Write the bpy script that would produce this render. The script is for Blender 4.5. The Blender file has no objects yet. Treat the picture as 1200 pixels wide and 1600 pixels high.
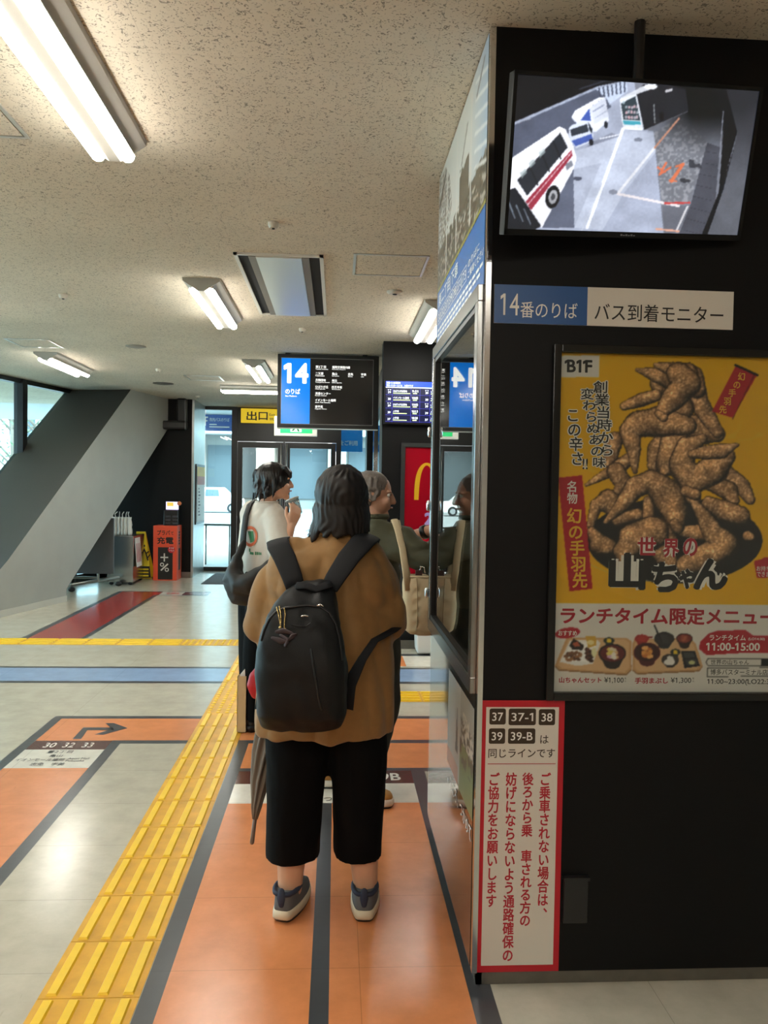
import bpy, bmesh, math, random
import numpy as np
from mathutils import Vector, Matrix, noise

random.seed(7)
rng = np.random.default_rng(7)
SC = bpy.context.scene
COL = SC.collection

# ------------------------------------------------------------------ camera, world, exposure
FPX, EYE = 1260.0, 1.53
cam_d = bpy.data.cameras.new('camera')
cam_d.sensor_fit = 'VERTICAL'; cam_d.sensor_height = 32.0; cam_d.lens = FPX / 1600 * 32.0
cam_d.clip_start = 0.05; cam_d.clip_end = 400
CAM = bpy.data.objects.new('camera', cam_d); COL.objects.link(CAM)
CAM.location = (0, 0, EYE)
CAM.rotation_euler = (math.radians(88.2388), math.radians(-0.974), math.radians(-3.3611))
SC.camera = CAM
CR = np.array(CAM.rotation_euler.to_matrix())

SC.view_settings.view_transform = 'Standard'
SC.view_settings.look = 'None'
SC.view_settings.gamma = 1.0
SC.view_settings.use_curve_mapping = False
SC.view_settings.exposure = 1.1
SC.cycles.use_denoising = True
SC.cycles.max_bounces = 8
SC.cycles.diffuse_bounces = 4
SC.cycles.glossy_bounces = 4
SC.cycles.transparent_max_bounces = 12
SC.cycles.caustics_reflective = False
SC.cycles.caustics_refractive = False

world = bpy.data.worlds.new('World'); SC.world = world; world.use_nodes = True
WN = world.node_tree.nodes; WN.clear()
_wo = WN.new('ShaderNodeOutputWorld'); _bg = WN.new('ShaderNodeBackground')
_bg.inputs['Color'].default_value = (0.92, 0.97, 1.0, 1)
_bg.inputs['Strength'].default_value = 5.0
world.node_tree.links.new(_bg.outputs[0], _wo.inputs[0])

sun_d = bpy.data.lights.new('sun', 'SUN'); sun_d.energy = 4.0; sun_d.angle = math.radians(20); sun_d.color = (1, .97, .92)
SUN = bpy.data.objects.new('sun', sun_d); COL.objects.link(SUN)
SUN.rotation_euler = Vector((-.42, .62, -.66)).to_track_quat('-Z', 'Y').to_euler()
TUBE_POWER = 24.0

# ------------------------------------------------------------------ geometry of view -> real planes
def ray(x, y):
    return CR @ np.array([(x - 600) / FPX, (800 - y) / FPX, -1.0])
E0 = np.array([0, 0, EYE])
def pz(x, y, z=0.0):
    d = ray(x, y); return Vector(E0 + d * ((z - EYE) / d[2]))
def py(x, y, Y):
    d = ray(x, y); return Vector(E0 + d * (Y / d[1]))
def pxx(x, y, X):
    d = ray(x, y); return Vector(E0 + d * (X / d[0]))
def project(P):
    v = (np.asarray(P) - E0) @ CR
    return 600 + FPX * v[..., 0] / -v[..., 2], 800 - FPX * v[..., 1] / -v[..., 2]

# ------------------------------------------------------------------ colour and materials
def lin(c):
    return tuple(((v / 255 / 12.92) if v / 255 <= 0.04045 else ((v / 255 + 0.055) / 1.055) ** 2.4) for v in c)
def linarr(a):
    a = a / 255.0
    return np.where(a <= 0.04045, a / 12.92, ((a + 0.055) / 1.055) ** 2.4)

MATS = {}
def mat(name, rgb, rough=0.5, metal=0.0, spec=0.5, vary=0.0, vscale=8.0, bump=0.0, bscale=60.0, coat=0.0,
        emit=None, estr=0.0, stretch=None, rvary=0.0, sheen=0.0):
    if name in MATS: return MATS[name]
    m = bpy.data.materials.new(name); m.use_nodes = True
    nt = m.node_tree; N = nt.nodes; L = nt.links
    b = N['Principled BSDF']
    c = lin(rgb)
    b.inputs['Base Color'].default_value = (*c, 1)
    b.inputs['Roughness'].default_value = rough
    b.inputs['Metallic'].default_value = metal
    b.inputs['Specular IOR Level'].default_value = spec
    if coat: b.inputs['Coat Weight'].default_value = coat; b.inputs['Coat Roughness'].default_value = 0.05
    if sheen: b.inputs['Sheen Weight'].default_value = sheen
    if emit:
        b.inputs['Emission Color'].default_value = (*lin(emit), 1); b.inputs['Emission Strength'].default_value = estr
    if vary or bump or rvary:
        g = N.new('ShaderNodeNewGeometry'); vec = g.outputs['Position']
        if stretch:
            mp = N.new('ShaderNodeMapping'); mp.inputs['Scale'].default_value = stretch
            L.new(vec, mp.inputs['Vector']); vec = mp.outputs[0]
    if vary or rvary:
        n = N.new('ShaderNodeTexNoise'); n.inputs['Scale'].default_value = vscale; n.inputs['Detail'].default_value = 6
        L.new(vec, n.inputs['Vector'])
    if vary:
        r = N.new('ShaderNodeMapRange'); r.inputs['From Min'].default_value = .25; r.inputs['From Max'].default_value = .75
        r.inputs['To Min'].default_value = 1 - vary; r.inputs['To Max'].default_value = 1 + vary
        L.new(n.outputs['Fac'], r.inputs['Value'])
        mx = N.new('ShaderNodeVectorMath'); mx.operation = 'SCALE'; mx.inputs[0].default_value = c
        L.new(r.outputs[0], mx.inputs['Scale']); L.new(mx.outputs[0], b.inputs['Base Color'])
    if rvary:
        r = N.new('ShaderNodeMapRange'); r.inputs['From Min'].default_value = .3; r.inputs['From Max'].default_value = .7
        r.inputs['To Min'].default_value = max(0, rough - rvary); r.inputs['To Max'].default_value = rough + rvary
        L.new(n.outputs['Fac'], r.inputs['Value']); L.new(r.outputs[0], b.inputs['Roughness'])
    if bump:
        n2 = N.new('ShaderNodeTexNoise'); n2.inputs['Scale'].default_value = bscale; n2.inputs['Detail'].default_value = 4
        L.new(vec, n2.inputs['Vector'])
        bp = N.new('ShaderNodeBump'); bp.inputs['Strength'].default_value = bump; bp.inputs['Distance'].default_value = 0.01
        L.new(n2.outputs['Fac'], bp.inputs['Height']); L.new(bp.outputs[0], b.inputs['Normal'])
    MATS[name] = m
    return m

def glow(name, rgb, strength):
    if name in MATS: return MATS[name]
    m = bpy.data.materials.new(name); m.use_nodes = True
    b = m.node_tree.nodes['Principled BSDF']
    b.inputs['Base Color'].default_value = (*[min(.9, v) for v in lin(rgb)], 1)
    b.inputs['Emission Color'].default_value = (*lin(rgb), 1); b.inputs['Emission Strength'].default_value = strength
    b.inputs['Roughness'].default_value = .3
    MATS[name] = m; return m

def glass(name, tint=(226, 242, 246), ior=1.45, rough=0.0, bump=0.0):
    if name in MATS: return MATS[name]
    m = bpy.data.materials.new(name); m.use_nodes = True
    nt = m.node_tree; N = nt.nodes; L = nt.links; N.clear()
    o = N.new('ShaderNodeOutputMaterial'); mx = N.new('ShaderNodeMixShader')
    t = N.new('ShaderNodeBsdfTransparent'); t.inputs[0].default_value = (*lin(tint), 1)
    gl = N.new('ShaderNodeBsdfGlossy'); gl.inputs['Roughness'].default_value = rough
    lw = N.new('ShaderNodeLayerWeight'); lw.inputs['Blend'].default_value = .5
    pw = N.new('ShaderNodeMath'); pw.operation = 'POWER'; L.new(lw.outputs['Facing'], pw.inputs[0]); pw.inputs[1].default_value = 5
    f0 = ((ior - 1) / (ior + 1)) ** 2
    fr = N.new('ShaderNodeMapRange'); L.new(pw.outputs[0], fr.inputs[0]); fr.inputs[3].default_value = f0; fr.inputs[4].default_value = 1
    L.new(fr.outputs[0], mx.inputs[0]); L.new(t.outputs[0], mx.inputs[1]); L.new(gl.outputs[0], mx.inputs[2])
    L.new(mx.outputs[0], o.inputs[0]); MATS[name] = m; return m

def printed(name, rough=.35, emit=0.0, coat=0.0):
    """colour comes from the print itself, stored point by point on the sheet"""
    if name in MATS: return MATS[name]
    m = bpy.data.materials.new(name); m.use_nodes = True
    N = m.node_tree.nodes; L = m.node_tree.links; b = N['Principled BSDF']
    a = N.new('ShaderNodeAttribute'); a.attribute_name = 'ink'
    if emit:
        b.inputs['Base Color'].default_value = (.01, .01, .01, 1)
        L.new(a.outputs['Color'], b.inputs['Emission Color']); b.inputs['Emission Strength'].default_value = emit
    else:
        L.new(a.outputs['Color'], b.inputs['Base Color'])
    b.inputs['Roughness'].default_value = rough
    if coat: b.inputs['Coat Weight'].default_value = coat; b.inputs['Coat Roughness'].default_value = .03
    MATS[name] = m; return m

# ------------------------------------------------------------------ objects
def tag(o, label=None, cat=None, group=None, kind=None):
    if label: o['label'] = label
    if cat: o['category'] = cat
    if group: o['group'] = group
    if kind: o['kind'] = kind
    return o
def thing(name, label, cat, loc=(0, 0, 0), group=None):
    o = bpy.data.objects.new(name, None); COL.objects.link(o)
    o.empty_display_size = .1; o.location = loc
    return tag(o, label, cat, group)
def origin_of(o):
    v = Vector((0, 0, 0))
    while o is not None: v += o.location; o = o.parent
    return v

class MB:
    """collects shapes in world metres and links them as ONE mesh object"""
    def __init__(s): s.v = []; s.f = []; s.m = []; s.k = 0
    def add(s, vs, fs, mi=None):
        n = len(s.v); s.v += [tuple(p) for p in vs]; s.f += [tuple(i + n for i in f) for f in fs]
        s.m += [s.k if mi is None else mi] * len(fs); return s
    def box(s, a, b, M=None):
        (x0, y0, z0), (x1, y1, z1) = a, b
        x0, x1 = min(x0, x1), max(x0, x1); y0, y1 = min(y0, y1), max(y0, y1); z0, z1 = min(z0, z1), max(z0, z1)
        vs = [Vector(p) for p in [(x0, y0, z0), (x1, y0, z0), (x1, y1, z0), (x0, y1, z0), (x0, y0, z1), (x1, y0, z1), (x1, y1, z1), (x0, y1, z1)]]
        if M is not None: vs = [M @ p for p in vs]
        return s.add(vs, [(0, 3, 2, 1), (4, 5, 6, 7), (0, 1, 5, 4), (1, 2, 6, 5), (2, 3, 7, 6), (3, 0, 4, 7)])
    def prism(s, pts, d):
        """polygon of 3-D points pushed along vector d"""
        d = Vector(d); n = len(pts); P = [Vector(p) for p in pts]
        fs = [tuple(range(n)), tuple(range(2 * n - 1, n - 1, -1))]
        fs += [(i, i + n, (i + 1) % n + n, (i + 1) % n) for i in range(n)]
        return s.add(P + [p + d for p in P], fs)
    def quad(s, a, b, c, d): return s.add([a, b, c, d], [(0, 1, 2, 3)])
    def loft(s, rings, cap=True, closed=False):
        n = len(rings[0]); vs = [p for r in rings for p in r]; fs = []
        R = len(rings)
        for i in range(R - (0 if closed else 1)):
            for j in range(n):
                a = i * n; b = ((i + 1) % R) * n
                fs.append((a + j, a + (j + 1) % n, b + (j + 1) % n, b + j))
        if cap and not closed: fs += [tuple(range(n - 1, -1, -1)), tuple(range((R - 1) * n, R * n))]
        return s.add(vs, fs)
    def tube(s, pts, rad, seg=10, ball=True, flat=1.0, up=None):
        """tapered round bar through pts; rad one number or one per point; rounded ends"""
        P = [Vector(p) for p in pts]; n = len(P)
        rr = list(rad) if hasattr(rad, '__len__') else [rad] * n
        if ball:
            d0 = (P[0] - P[1]).normalized(); d1 = (P[-1] - P[-2]).normalized()
            P = [P[0] + d0 * rr[0] * .95, P[0] + d0 * rr[0] * .7] + P + [P[-1] + d1 * rr[-1] * .7, P[-1] + d1 * rr[-1] * .95]
            rr = [rr[0] * .3, rr[0] * .72] + rr + [rr[-1] * .72, rr[-1] * .3]
        rings = []; u = Vector(up) if up is not None else None
        for i, p in enumerate(P):
            t = (P[min(i + 1, len(P) - 1)] - P[max(i - 1, 0)]).normalized()
            if u is None: u = t.orthogonal()
            u = (u - t * u.dot(t))
            u = u.normalized() if u.length > 1e-6 else t.orthogonal().normalized()
            w = t.cross(u)
            rings.append([p + (u * math.cos(a) + w * math.sin(a) * flat) * rr[i] for a in [2 * math.pi * k / seg for k in range(seg)]])
        return s.loft(rings)
    def ball(s, c, r, seg=16, M=None):
        """ellipsoid, r number or 3 radii, M 3x3 orientation"""
        r = (r, r, r) if not hasattr(r, '__len__') else r; c = Vector(c)
        vs = []; rows = seg // 2
        for i in range(1, rows):
            th = math.pi * i / rows
            for j in range(seg):
                ph = 2 * math.pi * j / seg
                p = Vector((r[0] * math.sin(th) * math.cos(ph), r[1] * math.sin(th) * math.sin(ph), r[2] * math.cos(th)))
                vs.append(c + (M @ p if M is not None else p))
        top = Vector((0, 0, r[2])); top = c + (M @ top if M is not None else top)
        bot = Vector((0, 0, -r[2])); bot = c + (M @ bot if M is not None else bot)
        n = len(vs); vs += [top, bot]; fs = []
        for j in range(seg):
            fs.append((n, j, (j + 1) % seg)); b = (rows - 2) * seg
            fs.append((n + 1, b + (j + 1) % seg, b + j))
        for i in range(rows - 2):
            for j in range(seg):
                a = i * seg; b = a + seg
                fs.append((a + j, b + j, b + (j + 1) % seg, a + (j + 1) % seg))
        return s.add(vs, fs)
    def lathe(s, prof, c, seg=20, axis='Z'):
        """profile of (radius, height) spun about the vertical through c"""
        rings = [[Vector(c) + Vector((r * math.cos(a), r * math.sin(a), h)) for a in [2 * math.pi * k / seg for k in range(seg)]] for r, h in prof]
        return s.loft(rings)
    def build(s, name, mats, parent=None, smooth=False, bevel=0, sub=0, at=None, auto=None):
        o0 = Vector(at) if at is not None else (origin_of(parent) if parent is not None else None)
        if o0 is None:
            if s.v:
                a = np.array(s.v); o0 = Vector(((a[:, 0].min() + a[:, 0].max()) / 2, (a[:, 1].min() + a[:, 1].max()) / 2, a[:, 2].min()))
            else: o0 = Vector((0, 0, 0))
        me = bpy.data.meshes.new(name)
        a = np.array(s.v, dtype=float) - np.array(o0)
        me.from_pydata(a.tolist(), [], s.f)
        mats = mats if isinstance(mats, (list, tuple)) else [mats]
        for m in mats: me.materials.append(m)
        if len(mats) > 1: me.polygons.foreach_set('material_index', s.m)
        bm = bmesh.new(); bm.from_mesh(me)
        if len(s.v) < 60000: bmesh.ops.recalc_face_normals(bm, faces=bm.faces)
        bm.to_mesh(me); bm.free()
        if smooth: me.polygons.foreach_set('use_smooth', [True] * len(me.polygons))
        o = bpy.data.objects.new(name, me); COL.objects.link(o)
        if parent is not None: o.parent = parent
        else: o.location = o0
        if bevel:
            b = o.modifiers.new('bevel', 'BEVEL'); b.width = bevel; b.segments = 2; b.limit_method = 'ANGLE'
        if sub:
            b = o.modifiers.new('sub', 'SUBSURF'); b.levels = b.render_levels = sub
        me.update()
        return o

def copy_tree(o, parent=None):
    c = o.copy(); COL.objects.link(c)
    if parent is not None: c.parent = parent
    for ch in [k for k in o.children]: copy_tree(ch, c)
    return c

def fuse(mb, voxel, smooth=4, fold=None):
    """melts overlapping shapes into one skin; returns an MB with that skin"""
    me = bpy.data.meshes.new('tmp'); me.from_pydata([tuple(p) for p in mb.v], [], mb.f)
    bm = bmesh.new(); bm.from_mesh(me); bmesh.ops.recalc_face_normals(bm, faces=bm.faces); bm.to_mesh(me); bm.free()
    o = bpy.data.objects.new('tmp', me); COL.objects.link(o)
    r = o.modifiers.new('r', 'REMESH'); r.mode = 'VOXEL'; r.voxel_size = voxel
    if smooth:
        q = o.modifiers.new('s', 'SMOOTH'); q.iterations = smooth; q.factor = .5
    dg = bpy.context.evaluated_depsgraph_get(); ev = o.evaluated_get(dg); m2 = ev.to_mesh()
    n = len(m2.vertices); co = np.empty(n * 3); m2.vertices.foreach_get('co', co); co = co.reshape(-1, 3)
    nm = np.empty(n * 3); m2.vertices.foreach_get('normal', nm); nm = nm.reshape(-1, 3)
    fs = [tuple(p.vertices) for p in m2.polygons]
    if fold is not None:
        co = np.array([fold(Vector(c), Vector(k)) for c, k in zip(co, nm)])
    ev.to_mesh_clear(); bpy.data.objects.remove(o); bpy.data.meshes.remove(me)
    out = MB(); out.v = [tuple(c) for c in co]; out.f = fs; out.m = [0] * len(fs)
    return out

# ------------------------------------------------------------------ flat sheets: frames, lettering, prints
class Frame:
    """a real plane in the place: origin, unit right, unit up, normal towards the viewer"""
    def __init__(s, o, u, v):
        s.o = Vector(o); s.u = Vector(u).normalized(); s.v = Vector(v).normalized(); s.n = s.u.cross(s.v)
    def P(s, a, b, e=0.0): return s.o + s.u * a + s.v * b + s.n * e
    def uv(s, x, y):
        d = Vector(ray(x, y)); e = Vector(E0)
        t = (s.o - e).dot(s.n) / d.dot(s.n); p = e + d * t - s.o
        return p.dot(s.u), p.dot(s.v)
    def shifted(s, e): return Frame(s.o + s.n * e, s.u, s.v)

_fc = bpy.data.curves.new('type', 'FONT'); _fo = bpy.data.objects.new('type', _fc)
_cache = {}
def glyphs(body, bold=0.0, res=3):
    k = (body, bold)
    if k in _cache: return _cache[k]
    _fc.body = body; _fc.resolution_u = res
    me = _fo.to_mesh()
    vs = np.array([v.co[:] for v in me.vertices]).reshape(-1, 3); fs = [tuple(p.vertices) for p in me.polygons]
    _fo.to_mesh_clear()
    if '1' in body and 'I' not in body and len(vs):
        # the typeface draws 1 as a bare stem: give it its flag
        extra = []
        for f in fs:
            q = vs[list(f)]; w = q[:, 0].max() - q[:, 0].min(); h = q[:, 1].max() - q[:, 1].min()
            if len(f) in (3, 4) and abs(w - .098) < .004 and abs(h - .682) < .006:
                x = q[:, 0].min()
                if not any(abs(x - e) < .01 for e in extra): extra.append(x)
        for x in extra:
            n = len(vs); vs = np.vstack([vs, [(x + .01, .682, -2e-5), (x - .14, .60, -2e-5), (x - .14, .49, -2e-5), (x + .01, .575, -2e-5)]]); fs = fs + [(n, n + 1, n + 2, n + 3)]
    if bold > .004 and len(vs):
        m = 8 if bold >= .02 else 4; V = [vs]; F = list(fs); n = len(vs)
        for i in range(m):
            a = 2 * math.pi * (i + .5) / m; V.append(vs + np.array((math.cos(a) * bold, math.sin(a) * bold, -(i + 1) * 4e-5))); F += [tuple(j + n * (i + 1) for j in f) for f in fs]
        vs = np.vstack(V); fs = F
    _cache[k] = (vs, fs)
    return _cache[k]

def put(mb, body, fr, u0, v0, u1, v1, e=.0008, bold=0.0, M=None):
    """lettering stretched to fill the box u0..u1, v0..v1 of a frame (v0 bottom)"""
    vs, fs = glyphs(body, bold)
    if not len(vs): return
    a, b = vs.min(0), vs.max(0); d = np.maximum(b - a, 1e-6)
    q = (vs - a) / d
    uu = u0 + q[:, 0] * (u1 - u0); vv = v0 + q[:, 1] * (v1 - v0)
    if M: uu, vv = M(uu, vv)
    mb.add([fr.P(x, y, e + z) for x, y, z in zip(uu, vv, vs[:, 2])], fs)
def tp(mb, body, fr, xl, yl, xr, yr, h, e=.0008, bold=0.0):
    """one line of writing between two points of its middle line, h its height as seen"""
    ua, va = fr.uv(xl, yl); ub, vb = fr.uv(xr, yr)
    _, t = fr.uv(xl, yl - h / 2); _, b = fr.uv(xl, yl + h / 2)
    _, t2 = fr.uv(xr, yr - h / 2); _, b2 = fr.uv(xr, yr + h / 2)
    hh = ((t - b) + (t2 - b2)) / 2 if abs((yr - yl)) < 60 else abs(t - b)
    vm = (va + vb) / 2
    put(mb, body, fr, ua, vm - hh / 2, ub, vm + hh / 2, e, bold)
def vert(mb, body, fr, xt, yt, xb, yb, w, e=.0008, bold=0.0):
    """a column of writing, top to bottom, between the middles of its top and bottom edges; w its width as seen"""
    ut, vt = fr.uv(xt, yt); ub, vb = fr.uv(xb, yb)
    ul, _ = fr.uv(xt - w / 2, yt); ur, _ = fr.uv(xt + w / 2, yt); sw = abs(ur - ul)
    n = len(body)
    for i, ch in enumerate(body):
        if ch == ' ': continue
        f = (i + .5) / n; cu = ut + (ub - ut) * f; cv = vt + (vb - vt) * f; ph = abs(vt - vb) / n
        vs, fs = glyphs(ch, bold)
        if not len(vs): continue
        q = vs.copy(); q[:, 0] -= .5; q[:, 1] -= .37
        if ch == '、': q[:, 0] += .55; q[:, 1] += .5
        if ch in 'ー〜': q = np.stack([-q[:, 1], -q[:, 0], q[:, 2]], 1)
        mb.add([fr.P(cu + x * sw, cv + y * ph * 1.02, e + z) for x, y, z in q], fs)
def rect(mb, fr, u0, v0, u1, v1, e=.0004):
    mb.add([fr.P(u0, v0, e), fr.P(u1, v0, e), fr.P(u1, v1, e), fr.P(u0, v1, e)], [(0, 1, 2, 3)])
def rectp(mb, fr, x0, y0, x1, y1, e=.0004):
    a = fr.uv(x0, y0); b = fr.uv(x1, y0); c = fr.uv(x1, y1); d = fr.uv(x0, y1)
    mb.add([fr.P(*p, e) for p in (d, c, b, a)], [(0, 1, 2, 3)])
def polyp(mb, fr, pts, e=.0004):
    mb.add([fr.P(*fr.uv(*p), e) for p in pts], [tuple(range(len(pts)))])
def round_rect(mb, fr, u0, v0, u1, v1, r, e=.0004):
    pts = []
    for cx, cy, a0 in ((u1 - r, v1 - r, 0), (u0 + r, v1 - r, 90), (u0 + r, v0 + r, 180), (u1 - r, v0 + r, 270)):
        for k in range(5):
            a = math.radians(a0 + k * 22.5); pts.append((cx + r * math.cos(a), cy + r * math.sin(a)))
    mb.add([fr.P(*p, e) for p in pts], [tuple(range(len(pts)))])

def vnoise(X, Y, s, seed=0):
    """smooth value noise on arrays"""
    r = np.random.default_rng(seed); T = r.random((64, 64))
    x = X / s; y = Y / s; xi = np.floor(x).astype(int); yi = np.floor(y).astype(int); fx = x - xi; fy = y - yi
    fx = fx * fx * (3 - 2 * fx); fy = fy * fy * (3 - 2 * fy)
    g = lambda a, b: T[a % 64, b % 64]
    return (g(xi, yi) * (1 - fx) + g(xi + 1, yi) * fx) * (1 - fy) + (g(xi, yi + 1) * (1 - fx) + g(xi + 1, yi + 1) * fx) * fy

class Print:
    """a printed (or displayed) picture: ink per point of a fine sheet lying on a frame"""
    def __init__(s, fr, u0, v0, u1, v1, nx, ny):
        s.fr = fr; s.nx = nx; s.ny = ny
        U, V = np.meshgrid(np.linspace(u0, u1, nx), np.linspace(v0, v1, ny)); s.U, s.V = U, V
        P = np.array(fr.o)[None, None] + U[..., None] * np.array(fr.u) + V[..., None] * np.array(fr.v)
        s.P3 = P; s.X, s.Y = project(P)
        s.C = np.zeros((ny, nx, 3)) + 128.0
    def units(s, X, Y): s.X, s.Y = X, Y
    def inside(s, pts):
        X, Y = s.X, s.Y; r = np.zeros(X.shape, bool); n = len(pts)
        for i in range(n):
            x0, y0 = pts[i]; x1, y1 = pts[(i + 1) % n]
            if y0 == y1: continue
            c = ((y0 > Y) != (y1 > Y)) & (X < (x1 - x0) * (Y - y0) / (y1 - y0) + x0); r ^= c
        return r
    def poly(s, pts, c, a=1.0): s.blend(s.inside(pts), c, a); return s
    def blend(s, m, c, a=1.0):
        w = (m * a)[..., None] if m.dtype != bool else np.where(m, a, 0)[..., None]
        s.C = s.C * (1 - w) + np.array(c, float) * w
    def ell(s, cx, cy, rx, ry, c, a=1.0, rot=0.0):
        k, q = math.cos(rot), math.sin(rot); dx, dy = s.X - cx, s.Y - cy
        s.blend(((dx * k + dy * q) / rx) ** 2 + ((-dx * q + dy * k) / ry) ** 2 < 1, c, a); return s
    def line(s, pts, w, c, a=1.0):
        for (x0, y0), (x1, y1) in zip(pts[:-1], pts[1:]):
            dx, dy = x1 - x0, y1 - y0; t = np.clip(((s.X - x0) * dx + (s.Y - y0) * dy) / (dx * dx + dy * dy + 1e-9), 0, 1)
            s.blend((s.X - x0 - t * dx) ** 2 + (s.Y - y0 - t * dy) ** 2 < (w / 2) ** 2, c, a)
        return s
    def soften(s, n=1):
        for _ in range(n):
            p = np.pad(s.C, ((1, 1), (1, 1), (0, 0)), 'edge'); s.C = (p[:-2, 1:-1] + p[2:, 1:-1] + p[1:-1, :-2] + p[1:-1, 2:] + 2 * s.C) / 6
        return s
    def build(s, name, m, parent, e=0.0):
        o0 = np.array(origin_of(parent)) if parent is not None else np.zeros(3)
        P = s.P3 + np.array(s.fr.n) * e - o0; nx, ny = s.nx, s.ny
        me = bpy.data.meshes.new(name)
        idx = np.arange(nx * ny).reshape(ny, nx)
        F = np.stack([idx[:-1, :-1], idx[:-1, 1:], idx[1:, 1:], idx[1:, :-1]], -1).reshape(-1, 4)
        me.from_pydata(P.reshape(-1, 3).tolist(), [], F.tolist())
        at = me.color_attributes.new('ink', 'FLOAT_COLOR', 'POINT')
        c = np.ones((nx * ny, 4)); c[:, :3] = linarr(np.clip(s.C, 0, 255).reshape(-1, 3))
        at.data.foreach_set('color', c.ravel()); me.materials.append(m)
        o = bpy.data.objects.new(name, me); COL.objects.link(o)
        if parent is not None: o.parent = parent
        return o
# ================================================================== THE SETTING
def floor_mat(name, rgb, rough=.2, vary=.11):
    m = bpy.data.materials.new(name); m.use_nodes = True
    nt = m.node_tree; N = nt.nodes; L = nt.links; b = N['Principled BSDF']
    g = N.new('ShaderNodeNewGeometry'); pos = g.outputs['Position']
    n = N.new('ShaderNodeTexNoise'); n.inputs['Scale'].default_value = 7; n.inputs['Detail'].default_value = 9; n.inputs['Roughness'].default_value = .65
    L.new(pos, n.inputs['Vector'])
    r = N.new('ShaderNodeMapRange'); r.inputs[1].default_value = .3; r.inputs[2].default_value = .7; r.inputs[3].default_value = 1 - vary; r.inputs[4].default_value = 1 + vary
    L.new(n.outputs['Fac'], r.inputs[0])
    # scuffs: short dark scratches
    mp = N.new('ShaderNodeMapping'); mp.inputs['Rotation'].default_value = (0, 0, .7); mp.inputs['Scale'].default_value = (30, 6, 1)
    L.new(pos, mp.inputs[0])
    s = N.new('ShaderNodeTexNoise'); s.inputs['Scale'].default_value = 1.3; s.inputs['Detail'].default_value = 3
    L.new(mp.outputs[0], s.inputs['Vector'])
    sr = N.new('ShaderNodeMapRange'); sr.inputs[1].default_value = .73; sr.inputs[2].default_value = .80; sr.inputs[3].default_value = 1; sr.inputs[4].default_value = .85
    L.new(s.outputs['Fac'], sr.inputs[0])
    # joints of the 450 mm tiles
    sep = N.new('ShaderNodeSeparateXYZ'); L.new(pos, sep.inputs[0])
    def seam(out, off, half):
        a = N.new('ShaderNodeMath'); a.operation = 'SUBTRACT'; L.new(out, a.inputs[0]); a.inputs[1].default_value = off
        w = N.new('ShaderNodeMath'); w.operation = 'PINGPONG'; L.new(a.outputs[0], w.inputs[0]); w.inputs[1].default_value = half
        c = N.new('ShaderNodeMath'); c.operation = 'GREATER_THAN'; L.new(w.outputs[0], c.inputs[0]); c.inputs[1].default_value = .0013
        d = N.new('ShaderNodeMapRange'); L.new(c.outputs[0], d.inputs[0]); d.inputs[3].default_value = .72; d.inputs[4].default_value = 1
        return d.outputs[0]
    mul = lambda a, c: (lambda q: (L.new(a, q.inputs[0]), L.new(c, q.inputs[1]), q.outputs[0])[2])(_mul(N))
    f = mul(mul(r.outputs[0], sr.outputs[0]), mul(seam(sep.outputs['X'], -1.705, .45), seam(sep.outputs['Y'], 3.87, .225)))
    sc = N.new('ShaderNodeVectorMath'); sc.operation = 'SCALE'; sc.inputs[0].default_value = lin(rgb); L.new(f, sc.inputs['Scale'])
    L.new(sc.outputs[0], b.inputs['Base Color'])
    b.inputs['Roughness'].default_value = rough
    w = N.new('ShaderNodeTexNoise'); w.inputs['Scale'].default_value = 7; w.inputs['Detail'].default_value = 2; L.new(pos, w.inputs['Vector'])
    bp = N.new('ShaderNodeBump'); bp.inputs['Strength'].default_value = .06; bp.inputs['Distance'].default_value = .02
    L.new(w.outputs['Fac'], bp.inputs['Height']); L.new(bp.outputs[0], b.inputs['Normal'])
    b.inputs['Specular IOR Level'].default_value = .6
    return m
def _mul(N):
    q = N.new('ShaderNodeMath'); q.operation = 'MULTIPLY'; return q

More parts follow.
